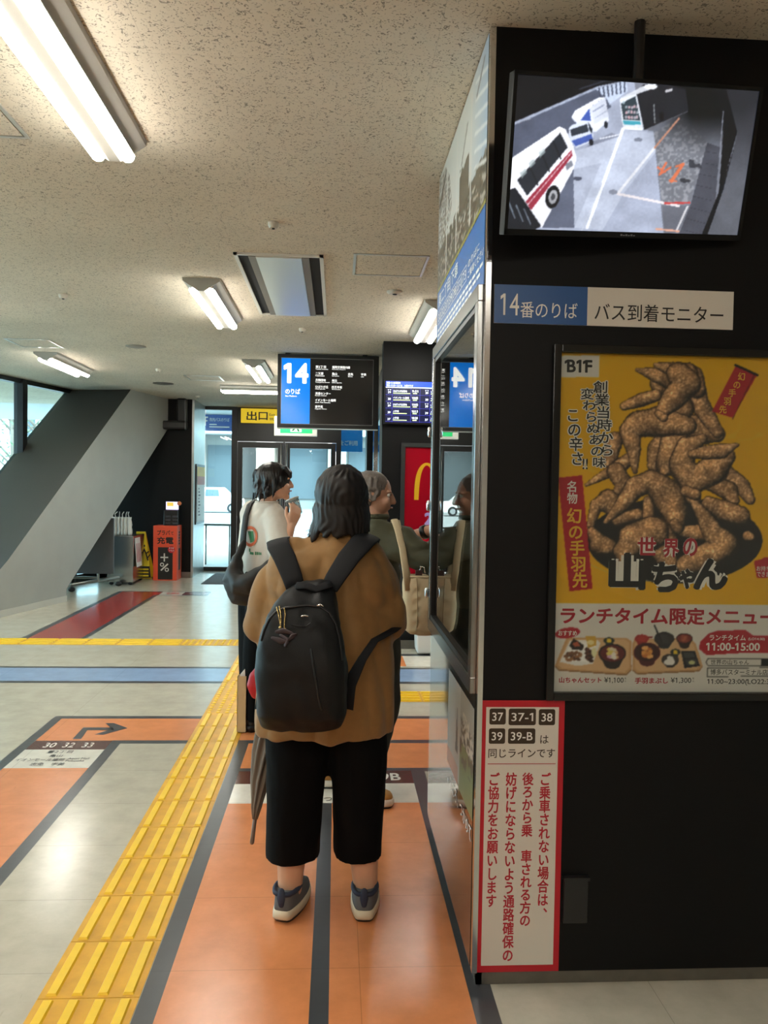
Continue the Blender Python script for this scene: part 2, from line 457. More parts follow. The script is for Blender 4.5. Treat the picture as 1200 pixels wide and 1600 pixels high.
FM = [floor_mat('floor_grey', (188, 182, 166)), floor_mat('lane_black', (66, 68, 72), .28), floor_mat('lane_orange', (216, 136, 86), .26),
      floor_mat('lane_blue', (140, 165, 200)), floor_mat('lane_brown', (84, 48, 42), .25), floor_mat('lane_white', (220, 216, 204)),
      floor_mat('lane_red', (156, 54, 48)), floor_mat('lane_dim', (110, 70, 75))]
G_, K_, O_, B_, N_, W_, R_, D_ = range(8)
rects = [(-9, 4.2, -9.0, 14.6, G_),
         # queue lanes under the camera
         (-.56, -.497, -9.0, 4.77, K_), (-.497, .424, -9.0, 4.77, O_), (-.057, 0, -9.0, 3.86, K_), (.424, .497, -9.0, 4.33, K_),
         (-.497, .424, 4.30, 4.345, K_), (-.497, .424, 4.115, 4.30, N_), (-.497, .424, 3.86, 4.115, W_),
         (.424, 4.2, 4.345, 4.77, O_), (.424, 4.2, 4.29, 4.345, K_),
         # left lane and its bend across
         (-1.81, -1.75, -9.0, 5.34, K_), (-1.305, -1.245, -9.0, 4.77, K_), (-1.75, -1.305, -9.0, 4.83, O_),
         (-1.305, 4.2, 4.77, 4.83, K_), (-1.75, 4.2, 4.83, 5.28, O_), (-1.81, 4.2, 5.28, 5.34, K_),
         (-1.75, -1.305, 4.665, 4.825, N_), (-1.75, -1.305, 4.36, 4.665, W_),
         # blue lane
         (-9, 4.2, 6.22, 6.785, K_), (-9, 4.2, 6.29, 6.73, B_),
         (.1, 4.2, 7.26, 7.35, K_), (.1, .62, 6.84, 7.26, O_), (.62, 4.2, 6.84, 7.26, W_),
         # red lane
         (-3.05, -2.42, 8.0, 11.14, K_), (-3.05, -1.75, 11.14, 11.56, K_), (-2.98, -2.48, 8.0, 11.5, R_), (-2.98, -2.42, 11.2, 11.5, R_),
         (-2.42, -2.11, 11.2, 11.5, W_), (-2.11, -1.75, 11.2, 11.5, D_)]
xs = sorted({r[0] for r in rects} | {r[1] for r in rects}); ys = sorted({r[2] for r in rects} | {r[3] for r in rects})
fl = MB(); nx = len(xs)
for j, y in enumerate(ys):
    for i, x in enumerate(xs): fl.v.append((x, y, 0.0))
for j in range(len(ys) - 1):
    for i in range(nx - 1):
        cx, cy = (xs[i] + xs[i + 1]) / 2, (ys[j] + ys[j + 1]) / 2; k = 0
        for r in rects:
            if r[0] < cx < r[1] and r[2] < cy < r[3]: k = r[4]
        fl.f.append((j * nx + i, j * nx + i + 1, (j + 1) * nx + i + 1, (j + 1) * nx + i)); fl.m.append(k)
FLOOR = tag(fl.build('floor', FM, at=(0, 0, 0)), kind='structure')

FRF = Frame((0, 0, 0), (1, 0, 0), (0, 1, 0))
wl = MB()
put(wl, '37', FRF, -.40, 4.155, -.29, 4.262, .001, .02); put(wl, '38', FRF, -.085, 4.155, .035, 4.262, .001, .02); put(wl, '39B', FRF, .20, 4.155, .36, 4.262, .001, .02)
for s, a, b in (('30', 70, 88), ('32', 100, 117), ('33', 130, 146)): put(wl, s, FRF, pz(a, 1164).x, 4.70, pz(b, 1164).x, 4.785, .001, .012)
wl.build('lane_numbers', mat('marking_white', (225, 220, 210), .35), FLOOR)
dk = MB()
for t, a, b, y0, y1 in (('豊2丁目', -1.61, -1.47, 4.60, 4.65), ('亀山', -1.575, -1.505, 4.535, 4.58), ('イオンモール福岡', -1.735, -1.475, 4.465, 4.515), ('志免　宇美', -1.63, -1.45, 4.395, 4.445),
                        ('Aeon Mall', -1.46, -1.345, 4.495, 4.525), ('Fukuoka', -1.46, -1.36, 4.46, 4.488)):
    put(dk, t, FRF, a, y0, b, y1, .001, .012)
for t, a, b, y0, y1 in (('福岡', -.06, .02, 4.045, 4.10), ('え', .0, .045, 3.97, 4.02), ('つか', -.04, .05, 3.88, 3.94)):
    put(dk, t, FRF, a, y0, b, y1, .001, .012)
# bent arrow of the left lane
for q in ([(425, 280), (475, 280), (512, 228), (488, 212)], [(488, 212), (512, 228), (668, 227), (660, 212)], [(618, 187), (665, 186), (748, 215), (655, 220)], [(655, 220), (748, 215), (605, 255), (555, 253)]):
    dk.add([pz(x / 3.75, 1080 + y / 3.75, .001) for x, y in q], [(0, 1, 2, 3)])
dk.build('lane_lettering', mat('marking_dark', (50, 50, 52), .35), FLOOR)
rd = MB()
for a, b in ((-2.34, -2.30), (-2.28, -2.22), (-2.20, -2.17)): rect(rd, FRF, a, 11.28, b, 11.42, .001)
rd.build('lane_marking', mat('marking_red', (150, 40, 40), .35), FLOOR)

# ---- ceiling: mineral-fibre boards
cm = bpy.data.materials.new('ceiling_board'); cm.use_nodes = True
N = cm.node_tree.nodes; L = cm.node_tree.links; b = N['Principled BSDF']
g = N.new('ShaderNodeNewGeometry'); pos = g.outputs['Position']
n1 = N.new('ShaderNodeTexNoise'); n1.inputs['Scale'].default_value = 74; n1.inputs['Detail'].default_value = 1.5; n1.inputs['Distortion'].default_value = 1.6
L.new(pos, n1.inputs['Vector'])
r1 = N.new('ShaderNodeMapRange'); r1.inputs[1].default_value = .59; r1.inputs[2].default_value = .645; r1.inputs[3].default_value = 1; r1.inputs[4].default_value = .42
L.new(n1.outputs['Fac'], r1.inputs[0])
n2 = N.new('ShaderNodeTexNoise'); n2.inputs['Scale'].default_value = 1.6; n2.inputs['Detail'].default_value = 5; L.new(pos, n2.inputs['Vector'])
r2 = N.new('ShaderNodeMapRange'); r2.inputs[1].default_value = .3; r2.inputs[2].default_value = .7; r2.inputs[3].default_value = .93; r2.inputs[4].default_value = 1.05
L.new(n2.outputs['Fac'], r2.inputs[0])
sep = N.new('ShaderNodeSeparateXYZ'); L.new(pos, sep.inputs[0])
def cseam(out, off, half):
    a = N.new('ShaderNodeMath'); a.operation = 'SUBTRACT'; L.new(out, a.inputs[0]); a.inputs[1].default_value = off
    w = N.new('ShaderNodeMath'); w.operation = 'PINGPONG'; L.new(a.outputs[0], w.inputs[0]); w.inputs[1].default_value = half
    c = N.new('ShaderNodeMath'); c.operation = 'GREATER_THAN'; L.new(w.outputs[0], c.inputs[0]); c.inputs[1].default_value = .0012
    d = N.new('ShaderNodeMapRange'); L.new(c.outputs[0], d.inputs[0]); d.inputs[3].default_value = .82; d.inputs[4].default_value = 1
    return d.outputs[0]
def mul(a, c):
    q = _mul(N); L.new(a, q.inputs[0]); L.new(c, q.inputs[1]); return q.outputs[0]
f = mul(mul(r1.outputs[0], r2.outputs[0]), mul(cseam(sep.outputs['X'], -.62, .4545), cseam(sep.outputs['Y'], 2.2, .2275)))
sc = N.new('ShaderNodeVectorMath'); sc.operation = 'SCALE'; sc.inputs[0].default_value = lin((212, 202, 184)); L.new(f, sc.inputs['Scale'])
L.new(sc.outputs[0], b.inputs['Base Color']); b.inputs['Roughness'].default_value = .9; b.inputs['Specular IOR Level'].default_value = .2
bp = N.new('ShaderNodeBump'); bp.inputs['Strength'].default_value = .35; bp.inputs['Distance'].default_value = .004
L.new(r1.outputs[0], bp.inputs['Height']); L.new(bp.outputs[0], b.inputs['Normal'])
CZ = 2.90
m_ = MB().box((-9, -9.0, CZ), (4.2, 14.6, CZ + .12)); CEIL = tag(m_.build('ceiling', cm, at=(0, 0, CZ)), kind='structure')

# ---- materials of the shell
BLACKW = mat('black_panel', (9, 9, 10), .5, vary=.18, vscale=18, stretch=(1, 1, 9), bump=.05, bscale=120, spec=.2)
BLACKM = mat('black_frame', (20, 20, 22), .32)
STEEL = mat('stainless', (150, 148, 142), .28, metal=1.0, vary=.06, vscale=30, stretch=(1, 1, 14))
CHROME = mat('chrome', (215, 215, 215), .12, metal=1.0)
PAINT = mat('plain_wall', (190, 186, 176), .7, vary=.04)
GLASS = glass('window_glass', (214, 238, 244))

PX, PY0, PY1 = .44, 2.41, 3.62          # the black pillar kiosk
# the kiosk block; its showcase is a recess in the left face
w = MB()
w.box((PX + .30, PY0, .045), (4.2, PY1, CZ))                          # core
w.box((PX, PY0, .045), (PX + .30, PY0 + .035, CZ))                    # front skin
w.box((PX, PY1 - .03, .045), (PX + .30, PY1, CZ))                     # rear skin
w.box((PX + .012, PY0 + .03, .045), (PX + .30, PY1 - .03, .90))       # below the showcase
w.box((PX + .012, PY0 + .03, 2.13), (PX + .30, PY1 - .03, CZ))        # above it
tag(w.build('wall_pillar', BLACKW), kind='structure')
w = MB().box((PX + .012, PY0 + .012, 0), (4.2, PY0 + .03, .045)).box((PX + .012, PY0 + .012, 0), (PX + .03, PY1, .045))
tag(w.build('baseboard_pillar', mat('dull_steel', (120, 116, 108), .42, metal=.8, vary=.12, vscale=20)), kind='structure')
w = MB().box((PX - .004, PY0 - .004, .045), (PX + .012, PY0 + .022, CZ))
tag(w.build('trim_1', CHROME), kind='structure')
w = MB().box((PX - .003, PY1 - .02, .045), (PX + .012, PY1 + .003, CZ))
tag(w.build('trim_2', CHROME), kind='structure')

tag(MB().box((-9, -9.15, 0), (4.2, -9.0, CZ)).build('wall_back', PAINT), kind='structure')
tag(MB().box((4.2, -9.0, 0), (4.35, 14.6, CZ)).build('wall_right', PAINT), kind='structure')
tag(MB().box((-6.95, -9.0, 0), (-6.8, 2.0, CZ)).build('wall_left', PAINT), kind='structure')
tag(MB().box((.42, 7.6, 0), (4.2, 7.8, CZ)).build('wall_back_right', BLACKW), kind='structure')
w = MB().box((.44, 7.585, 0), (4.2, 7.6, .08)); tag(w.build('baseboard_back_right', mat('dull_steel', (1, 1, 1))), kind='structure')
# passage side towards the doors: black posts with a glazed strip
w = MB().box((.5, 7.8, 0), (.62, 9.6, CZ)).box((.5, 13.6, 0), (.62, 14.4, CZ)).box((.5, 9.6, 0), (.62, 13.6, .12)).box((.5, 9.6, 2.5), (.62, 13.6, CZ))
tag(w.build('wall_passage', BLACKW), kind='structure')
w = MB().box((.55, 9.6, .12), (.56, 13.6, 2.5)); W3 = tag(w.build('window_3', GLASS), kind='structure')
MB().box((.52, 11.5, .12), (.59, 11.6, 2.5)).build('window_frame', CHROME, W3)
# left black wall with its steel return
tag(MB().box((-3.78, 13.3, 0), (-2.36, 14.6, CZ)).build('wall_left_back', BLACKW), kind='structure')
w = MB().box((-2.36, 13.3, .0), (-2.325, 14.4, CZ)); tag(w.build('trim_3', mat('brushed_return', (176, 180, 178), .3, metal=.7, vary=.08, vscale=6)), kind='structure')
tag(MB().box((-2.6, 13.285, 0), (-2.36, 13.3, .09)).build('baseboard_left_back', STEEL), kind='structure')

# ---- glazed door wall at the end
Y0, Y1 = 14.38, 14.5
w = MB()
w.box((-1.86, Y0, 0), (-1.76, Y1, CZ)).box((-.02, Y0, 0), (.07, Y1, CZ)).box((-1.76, Y0, 2.30), (-.02, Y1, 2.37))
w.box((-1.76, Y0 + .03, 2.37), (-.02, Y1 - .03, CZ)).box((.52, Y0, 0), (.9, Y1, CZ)).box((-2.36, Y0, 0), (-1.86, Y1, .07)).box((.07, Y0, 0), (.52, Y1, .07))
w.box((-2.36, Y0, 2.84), (-1.86, Y1, CZ)).box((.07, Y0, 2.84), (.52, Y1, CZ)).box((-.955, Y0 + .02, 0), (-.925, Y1, 2.30))
tag(w.build('trim_4', BLACKM), kind='structure')
def leaf(name, x0, x1, tint, hx):
    w = MB(); z1 = 2.29; f = .085
    w.box((x0, Y0 + .02, .02), (x0 + f, Y1 - .03, z1)).box((x1 - f, Y0 + .02, .02), (x1, Y1 - .03, z1)).box((x0 + f, Y0 + .02, .02), (x1 - f, Y1 - .03, .12)).box((x0 + f, Y0 + .02, z1 - .1), (x1 - f, Y1 - .03, z1))
    d = tag(w.build(name, BLACKM), kind='structure')
    MB().box((x0 + f, Y0 + .05, .12), (x1 - f, Y0 + .06, z1 - .1)).build('door_pane', tint, d)
    MB().tube([(hx, Y0 - .04, .75), (hx, Y0 - .04, 2.25)], .016).box((hx - .01, Y0 - .04, .9), (hx + .01, Y0 + .02, .93)).box((hx - .01, Y0 - .04, 2.1), (hx + .01, Y0 + .02, 2.13)).build('door_handle', STEEL, d, smooth=True)
frost = glass('hazy_glass', (214, 224, 222), rough=.12)
leaf('door_1', -1.755, -.96, frost, -.985); leaf('door_2', -.92, -.025, GLASS, -.89)
tag(MB().box((-2.32, Y0 + .05, .07), (-1.86, Y0 + .06, 2.84)).build('window_1', GLASS), kind='structure')
tag(MB().box((.07, Y0 + .05, .07), (.52, Y0 + .06, 2.84)).build('window_2', GLASS), kind='structure')

# ---- slanted glazed wall on the left and the great leaning brace in front of it
SL = .245
def slant(x0, y0, y): return x0 + SL * (y - y0)
wx = lambda y: slant(-4.36, 10.73, y)
w = MB(); pn = MB()
for y in (2.0, 3.6, 5.2, 6.8, 8.4, 10.0, 11.2, 12.4, 13.3):
    x = wx(y); w.box((x - .09, y - .08, 0), (x + .03, y + .08, CZ))
w.prism([(wx(2) - .08, 2, 0), (wx(13.3) - .08, 13.3, 0), (wx(13.3) + .02, 13.3, 0), (wx(2) + .02, 2, 0)], (0, 0, .12))
w.prism([(wx(2) - .08, 2, 2.84), (wx(13.3) - .08, 13.3, 2.84), (wx(13.3) + .02, 13.3, 2.84), (wx(2) + .02, 2, 2.84)], (0, 0, .06))
pn.prism([(wx(2) - .03, 2, .12), (wx(13.3) - .03, 13.3, .12), (wx(13.3) - .02, 13.3, .12), (wx(2) - .02, 2, .12)], (0, 0, 2.72))
W4 = tag(pn.build('window_4', GLASS), kind='structure'); w.build('window_frame', BLACKM, W4)
bx = lambda y: slant(-3.75, 9.2, y)
GREYP = mat('brace_paint', (156, 156, 148), .55, vary=.05, vscale=3, bump=.15, bscale=160)
GREYS = mat('brace_sparkle', (66, 61, 54), .42, metal=.2, vary=.15, vscale=90, bump=1.0, bscale=260)
prof = [(9.05, 0), (9.05, .42), (9.35, .62), (12.1, CZ), (13.85, CZ), (13.75, 2.58), (13.5, 2.58), (10.5, .16), (10.5, 0)]
w = MB()
A = [Vector((bx(y), y, z)) for y, z in prof]; D = Vector((-1.0, .235, 0)); B = [p + D for p in A]; n = len(A)
w.k = 0; w.add(A, [tuple(range(n))]); w.add(B, [tuple(range(n - 1, -1, -1))])
for i in range(n):
    j = (i + 1) % n; w.k = 1 if i in (1, 2) else 0
    w.add([A[i], B[i], B[j], A[j]], [(0, 1, 2, 3)])
o = tag(w.build('wall_brace', [GREYP, GREYS]), kind='structure')
w = MB(); e = Vector((.012, -.004, 0))
w.prism([A[0] + e, A[-1] + e, A[-1] + e + Vector((0, 0, .075)), A[0] + e + Vector((0, 0, .075))], (-.02, .005, 0))
tag(w.build('baseboard_brace', mat('pale_base', (186, 184, 174), .5)), kind='structure')

# ================================================================== OUTSIDE
tag(MB().box((-9, 14.6, -.3), (8, 20, -.02)).build('pavement', mat('outdoor_pale', (205, 203, 198), .9, vary=.05)), kind='structure')
tag(MB().box((-60, 20, -.5), (60, 80, -.26)).build('road', mat('asphalt', (136, 138, 140), .9, vary=.08)), kind='structure')
tag(MB().box((-60, -12, -.5), (-9, 20, -.05)).build('sidewalk', mat('outdoor_pale', (1, 1, 1))), kind='structure')
tag(MB().box((-9, 14.6, 2.98), (8, 19.5, 3.12)).build('canopy_soffit', mat('soffit', (196, 200, 202), .8)), kind='structure')

CONC = mat('facade_concrete', (140, 140, 136), .9, vary=.08, vscale=.6)
bd = thing('building', 'pale concrete building across the street beyond the glass doors', 'building', (-3, 62, -.26))
MB().box((-40, 64, -.26), (34, 70, 16)).build('facade', CONC, bd)
w = MB()
for x in (-22, -16.5, -11, -5.5, 0, 5.5, 11): w.box((x - .7, 62.4, -.26), (x + .7, 64, 9))
w.build('columns', mat('facade_column', (156, 156, 150), .9), bd)
MB().box((-40, 62.2, 5.4), (34, 64, 7.2)).build('fascia', mat('facade_white', (220, 222, 220), .8), bd)
for x in (-19.2, -13.7, -8.2, -2.7, 2.8, 8.3):
    MB().box((x - 1.9, 63.85, .5), (x + 1.9, 64.0, 4.6)).build('window', mat('facade_glass', (88, 97, 102), .7, spec=.2), bd)
for x, z in ((-12.5, 5.5), (-9.5, 5.5)):
    MB().box((x - 1.2, 62.05, z), (x + 1.2, 62.2, z + 2.4)).build('sign_panel', mat('facade_white', (1, 1, 1)), bd)

vm = mat('van_white', (236, 238, 240), .25, coat=.5)
van = thing('van', 'white box van parked across the street seen through the glass left of the doors', 'van', (-8.0, 52, -.26))
def vx(x, z): return (x, 51.2, z)
w = MB(); y0, yd = 51.2, 1.5
body = [(-9.75, .02), (-9.8, .75), (-9.55, 1.38), (-7.2, 1.40), (-6.55, .80), (-5.95, .70), (-5.9, .0)]
w.prism([(x, y0, z - .05) for x, z in body], (0, yd, 0)); w.build('body', vm, van, bevel=.05)
for a, b_ in ((-9.45, -8.35), (-8.25, -7.35)):
    MB().prism([(a, y0 - .01, .78), (b_, y0 - .01, .78), (b_ - .05, y0 - .01, 1.2), (a + .06, y0 - .01, 1.2)], (0, .01, 0)).build('side_window', mat('van_glass', (88, 104, 116), .1), van)
for x in (-9.1, -6.55):
    t = MB().lathe([(.0, -.08), (.30, -.08), (.31, -.04), (.31, .08), (0, .08)], (0, 0, 0), 20)
    t.v = [(p[0] + x, 51.2 + p[2], p[1] + .05) for p in t.v]; wh = t.build('wheel', mat('tyre', (36, 36, 38), .7), van, smooth=False)
    t = MB().lathe([(0, -.1), (.17, -.1), (.18, -.085), (0, -.085)], (0, 0, 0), 16); t.v = [(p[0] + x, 51.2 + p[2], p[1] + .05) for p in t.v]
    t.build('hub_cap', mat('hub', (170, 174, 178), .3, metal=.6), wh)
MB().box((-9.83, 51.3, .45), (-9.72, 51.6, .8)).build('tail_lamp', mat('lamp_red', (190, 30, 30), .3), van)

rl = thing('railing', 'grey metal pipe railing on the pavement outside the glass left of the doors', 'railing', (-2.3, 15.7, -.02))
MB().tube([(-3.6, 15.7, .75), (-1.2, 15.7, .75)], .022).build('top_rail', STEEL, rl, smooth=True)
for x in (-3.55, -2.5, -2.05, -1.25): MB().tube([(x, 15.7, -.02), (x, 15.7, .74)], .016, ball=False).build('post', STEEL, rl, smooth=True)

bs = thing('bus_stop_board', 'blue bus stop guide board hung under the canopy outside, above the van', 'sign', (-2.45, 17, 2.62))
FB = Frame((-3.1, 16.94, 2.64), (1, 0, 0), (0, 0, 1))
MB().box((-3.1, 16.95, 2.64), (-1.95, 17.05, 2.97)).build('board', mat('guide_blue', (58, 92, 160), .4), bs)
w = MB(); put(w, '市内バスのりば', FB, .45, .19, .86, .27, .003, .01); rect(w, FB, .45, .12, .6, .14, .003); rect(w, FB, .45, .07, .86, .09, .003); rect(w, FB, .36, .1, .375, .29, .003); rect(w, FB, .375, .26, .42, .29, .003); rect(w, FB, .375, .19, .41, .215, .003)
w.build('lettering', mat('marking_white', (1, 1, 1)), bs)
w = MB(); rect(w, FB, .98, 0, 1.15, .33, .003); w.build('green_band', mat('guide_green', (60, 150, 90), .4), bs)

bs = thing('notice_board', 'blue notice board outside behind the pane right of the doors', 'sign', (.3, 16.5, 2.0))
FB = Frame((-.1, 15.98, 2.22), (1, 0, 0), (0, 0, 1))
MB().box((-.1, 16, 2.22), (.5, 16.04, 2.75)).build('board', mat('notice_blue', (40, 130, 200), .4), bs)
w = MB(); put(w, 'ーをご利用', FB, .06, .12, .5, .22, .004, .015); w.build('lettering', mat('marking_white', (1, 1, 1)), bs)
MB().tube([(.2, 16.02, 2.75), (.2, 16.02, 2.98)], .012).build('hanger', STEEL, bs)

def outdoor_tree(x, y, h, label, seed, zb=-.05):
    r = random.Random(seed); t = thing('street_tree', label, 'tree', (x, y, zb), 'street trees outside')
    w = MB(); w.tube([(x, y, zb), (x + .05, y, h * .4), (x, y, h * .62)], [.11, .08, .06], 8)
    tips = []
    for k in range(11):
        a = r.uniform(0, 6.28); z0 = h * r.uniform(.3, .6); l = r.uniform(.7, 1.7)
        p1 = (x + math.cos(a) * l * .6, y + math.sin(a) * l * .6, z0 + l * .6); p2 = (x + math.cos(a) * l, y + math.sin(a) * l, z0 + l * 1.25)
        w.tube([(x, y, z0), p1, p2], [.04, .022, .01], 5); tips += [p1, p2]
    w.build('trunk', mat('bark', (120, 110, 100), .9), t, smooth=True)
    lv = MB()
    for p in tips:
        for _ in range(26):
            q = Vector(p) + Vector((r.gauss(0, .3), r.gauss(0, .3), r.gauss(0, .25))); u = Vector((r.gauss(0, 1), r.gauss(0, 1), r.gauss(0, 1))).normalized(); s = u.orthogonal().normalized()
            lv.add([q, q + u * .07 + s * .03, q + u * .14, q + u * .07 - s * .03], [(0, 1, 2, 3)])
    lv.build('foliage', mat('leaf', (104, 124, 98), .8), t)
outdoor_tree(-7.6, 21.6, 5.2, 'street tree seen through the side window right of the black mullion', 3)
outdoor_tree(-10.4, 26.5, 6.0, 'street tree seen through the side window left of the black mullion', 5)
bd2 = thing('office_block', 'pale office block across the side street beyond the left windows', 'building', (-15, 39, -.26))
MB().box((-20, 34, -.26), (-10.5, 44, 7)).build('facade', mat('facade_pale', (205, 212, 214), .9), bd2)
for k in range(6):
    for z in (1.0, 3.4, 5.8): MB().box((-19.4 + k * 1.5, 33.93, z), (-18.4 + k * 1.5, 34, z + 1.5)).build('window', mat('facade_glass', (1, 1, 1)), bd2)

# ================================================================== CEILING FITTINGS
TUBE = glow('tube_white', (255, 251, 240), TUBE_POWER)
WHITEM = mat('white_metal', (214, 212, 204), .4)
def lamp_mesh(root, x, y0, y1, along='Y', lit=True):
    """reversed-trapezium batten lamp: wedge housing and a tube on each slope"""
    L_ = y1 - y0
    def T(u, v, z): return (x + u, y0 + v, z) if along == 'Y' else (y0 + v, x + u, z)
    w = MB()
    w.loft([[T(-.125, v, CZ), T(.125, v, CZ), T(.122, v, CZ - .02), T(.022, v, CZ - .085), T(-.022, v, CZ - .085), T(-.122, v, CZ - .02)] for v in (0, L_)])
    w.build('housing', mat('housing_white', (168, 165, 156), .5), root)
    for s in (-1, 1):
        w = MB(); w.tube([T(s * .058, .03, CZ - .072), T(s * .058, L_ - .03, CZ - .072)], .027, 16)
        w.m = [0 if sum(w.v[i][2] for i in f) / len(f) < CZ - .072 + .004 else 1 for f in w.f]      # the light leaves downward, the back of the tube is opaque
        w.build('lamp_tube', [TUBE, WHITEM], root, smooth=True)
lamps = [(-.905, 2.05, 3.33, 'Y', 'long white batten lamp cut by the upper left corner, nearest of the ceiling lamps'),
         (-.92, 5.47, 6.75, 'Y', 'white batten lamp with two tubes left of the ceiling air conditioner'),
         (-3.10, 8.78, 10.06, 'Y', 'white batten lamp above the leaning brace by the left windows'),
         (-.93, 8.93, 10.21, 'Y', 'small white batten lamp right above the left edge of the hanging 14 sign'),
         (.745, 5.88, 7.16, 'Y', 'white batten lamp half hidden behind the blue board of the pillar'),
         (11.35, -1.62, -.34, 'X', 'crosswise batten lamp farthest back on the ceiling, before the yellow exit sign')]
for x, a, b_, ax, lab in lamps:
    r = thing('ceiling_lamp', lab, 'lamp', ((x, (a + b_) / 2, CZ) if ax == 'Y' else ((a + b_) / 2, x, CZ)), 'batten lamps on the ceiling'); lamp_mesh(r, x, a, b_, ax)
for x, a in ((.745, -1.2), (.745, -4.6), (.745, -8.0), (-.92, -4.8), (-.92, -8.0), (-3.1, -4.8), (-.92, -1.4), (-3.1, 5.4), (-3.1, 2.05), (-3.1, -1.4), (2.6, 5.88), (-5.2, 2.05)):
    r = thing('ceiling_lamp', 'white batten lamp of the hall outside the picture', 'lamp', (x, a + .6, CZ), 'batten lamps on the ceiling outside the picture'); lamp_mesh(r, x, a, a + 1.28)

# cassette air conditioner
ac = thing('ceiling_air_conditioner', 'white framed ceiling air conditioner with dark slots and a shiny centre panel', 'air conditioner', (-.36, 5.68, CZ))
x0, x1, y0, y1 = -.63, -.10, 4.84, 6.52; z = CZ - .012
w = MB().box((x0, y0, z), (x1, y0 + .025, CZ)).box((x0, y1 - .025, z), (x1, y1, CZ)).box((x0, y0, z), (x0 + .022, y1, CZ)).box((x1 - .022, y0, z), (x1, y1, CZ))
w.build('frame', WHITEM, ac)
MB().box((x0 + .13, y0 + .025, CZ - .02), (x1 - .13, y1 - .025, CZ)).build('centre_panel', mat('shiny_panel', (206, 204, 194), .3, metal=.5), ac)
for s in (0, 1):
    a = x0 + .022 if s == 0 else x1 - .085
    MB().box((a, y0 + .025, CZ - .003), (a + .063, y1 - .025, CZ)).build('air_slot', mat('void', (8, 8, 8), .8), ac)
    a = x0 + .085 if s == 0 else x1 - .128
    v = MB().box((a, y0 + .025, CZ - .016), (a + .043, y1 - .025, CZ)); v.build('air_vane', mat('vane', (124, 116, 104), .5), ac)

def hatch(x0, x1, y0, y1, lab):
    t = thing('access_hatch', lab, 'ceiling hatch', ((x0 + x1) / 2, (y0 + y1) / 2, CZ), 'inspection hatches in the ceiling'); z = CZ - .006; f = .016
    MB().box((x0, y0, z), (x1, y0 + f, CZ)).box((x0, y1 - f, z), (x1, y1, CZ)).box((x0, y0 + f, z), (x0 + f, y1 - f, CZ)).box((x1 - f, y0 + f, z), (x1, y1 - f, CZ)).build('rim', mat('hatch_rim', (196, 196, 190), .3, metal=.6), t)
    MB().box((x0 + f + .006, y0 + f + .006, CZ - .004), (x1 - f - .006, y1 - f - .006, CZ)).build('lid', cm, t)
hatch(.08, .53, 4.78, 5.25, 'square ceiling hatch with metal rim right of the air conditioner')
hatch(-1.69, -1.24, 2.88, 3.34, 'square ceiling hatch at the left picture edge beside the nearest lamp')
hatch(-3.22, -2.80, 8.0, 8.47, 'square ceiling hatch in front of the lamp above the brace')
hatch(-1.95, -1.50, 10.35, 10.8, 'square ceiling hatch beside the farthest crosswise lamp')
def disc(name, x, y, r, h, lab, c=(196, 190, 176), hole=True):
    t = thing(name, lab, name.split('_')[-1], (x, y, CZ))
    MB().lathe([(r * .72, -h), (r, -h * .5), (r, 0), (0, 0), (0, -h)][::-1], (x, y, CZ), 24).build('cover', mat('fitting_%d' % c[0], c, .5), t, smooth=False)
    if hole: MB().lathe([(0, -h - .004), (r * .28, -h - .004), (r * .28, -h + .002), (0, -h + .002)], (x, y, CZ), 14).build('lens', mat('void', (8, 8, 8)), t)
disc('ceiling_speaker', .385, 5.67, .055, .02, 'round white ceiling disc with dark centre below the right hatch')
disc('sprinkler_head', -.35, 4.28, .028, .03, 'small sprinkler in the ceiling in front of the air conditioner')
disc('sprinkler_head', -.32, 7.1, .03, .03, 'small sprinkler in the ceiling behind the air conditioner')
disc('sprinkler_head', -2.02, 6.08, .032, .03, 'small sprinkler in the ceiling at the left, before the second lamp')
disc('ceiling_speaker', -2.03, 8.26, .10, .012, 'round grey speaker grille in the ceiling above the brace', (150, 146, 138), False)
disc('ceiling_speaker', -2.39, 11.25, .14, .012, 'dark round speaker grille in the ceiling near the black left wall', (96, 92, 84), False)
disc('smoke_detector', -2.15, 9.83, .03, .035, 'small round detector on the ceiling above the left wall')
disc('smoke_detector', -2.17, 12.69, .035, .035, 'small round detector on the ceiling nearest the yellow exit sign')
# ================================================================== TACTILE PAVING
YEL = mat('tactile_yellow', (214, 160, 34), .42, vary=.2, vscale=9)
YELB = mat('tactile_bar', (242, 200, 40), .38, vary=.06, vscale=12)
def bar_tile(name):
    w = MB().box((-.1485, -.1485, 0), (.1485, .1485, .002)); w.k = 1
    for i in range(4):
        x = -.1125 + i * .075
        w.loft([[(x - a, -b, z), (x + a, -b, z), (x + a, b, z), (x - a, b, z)] for a, b, z in ((.0165, .138, .002), (.0125, .134, .0085))])
    return w.build(name, [YEL, YELB], at=(0, 0, 0))
def dot_tile(name):
    w = MB().box((-.1485, -.1485, 0), (.1485, .1485, .002)); w.k = 1
    for i in range(5):
        for j in range(5):
            w.lathe([(0, .002), (.015, .002), (.011, .007), (0, .007)], (-.12 + i * .06, -.12 + j * .06, 0), 10)
    return w.build(name, [YEL, YELB], at=(0, 0, 0))
proto_bar, proto_dot = bar_tile('tactile_paving_tile'), dot_tile('tactile_warning_tile')
first = {}
def tile(proto, x, y, rot, lab, group):
    o = proto if proto.name not in first else proto.copy()
    if proto.name in first: COL.objects.link(o)
    first[proto.name] = 1
    o.location = (x, y, 0); o.rotation_euler = (0, 0, rot); tag(o, lab, 'paving tile', group)
TX = -.711
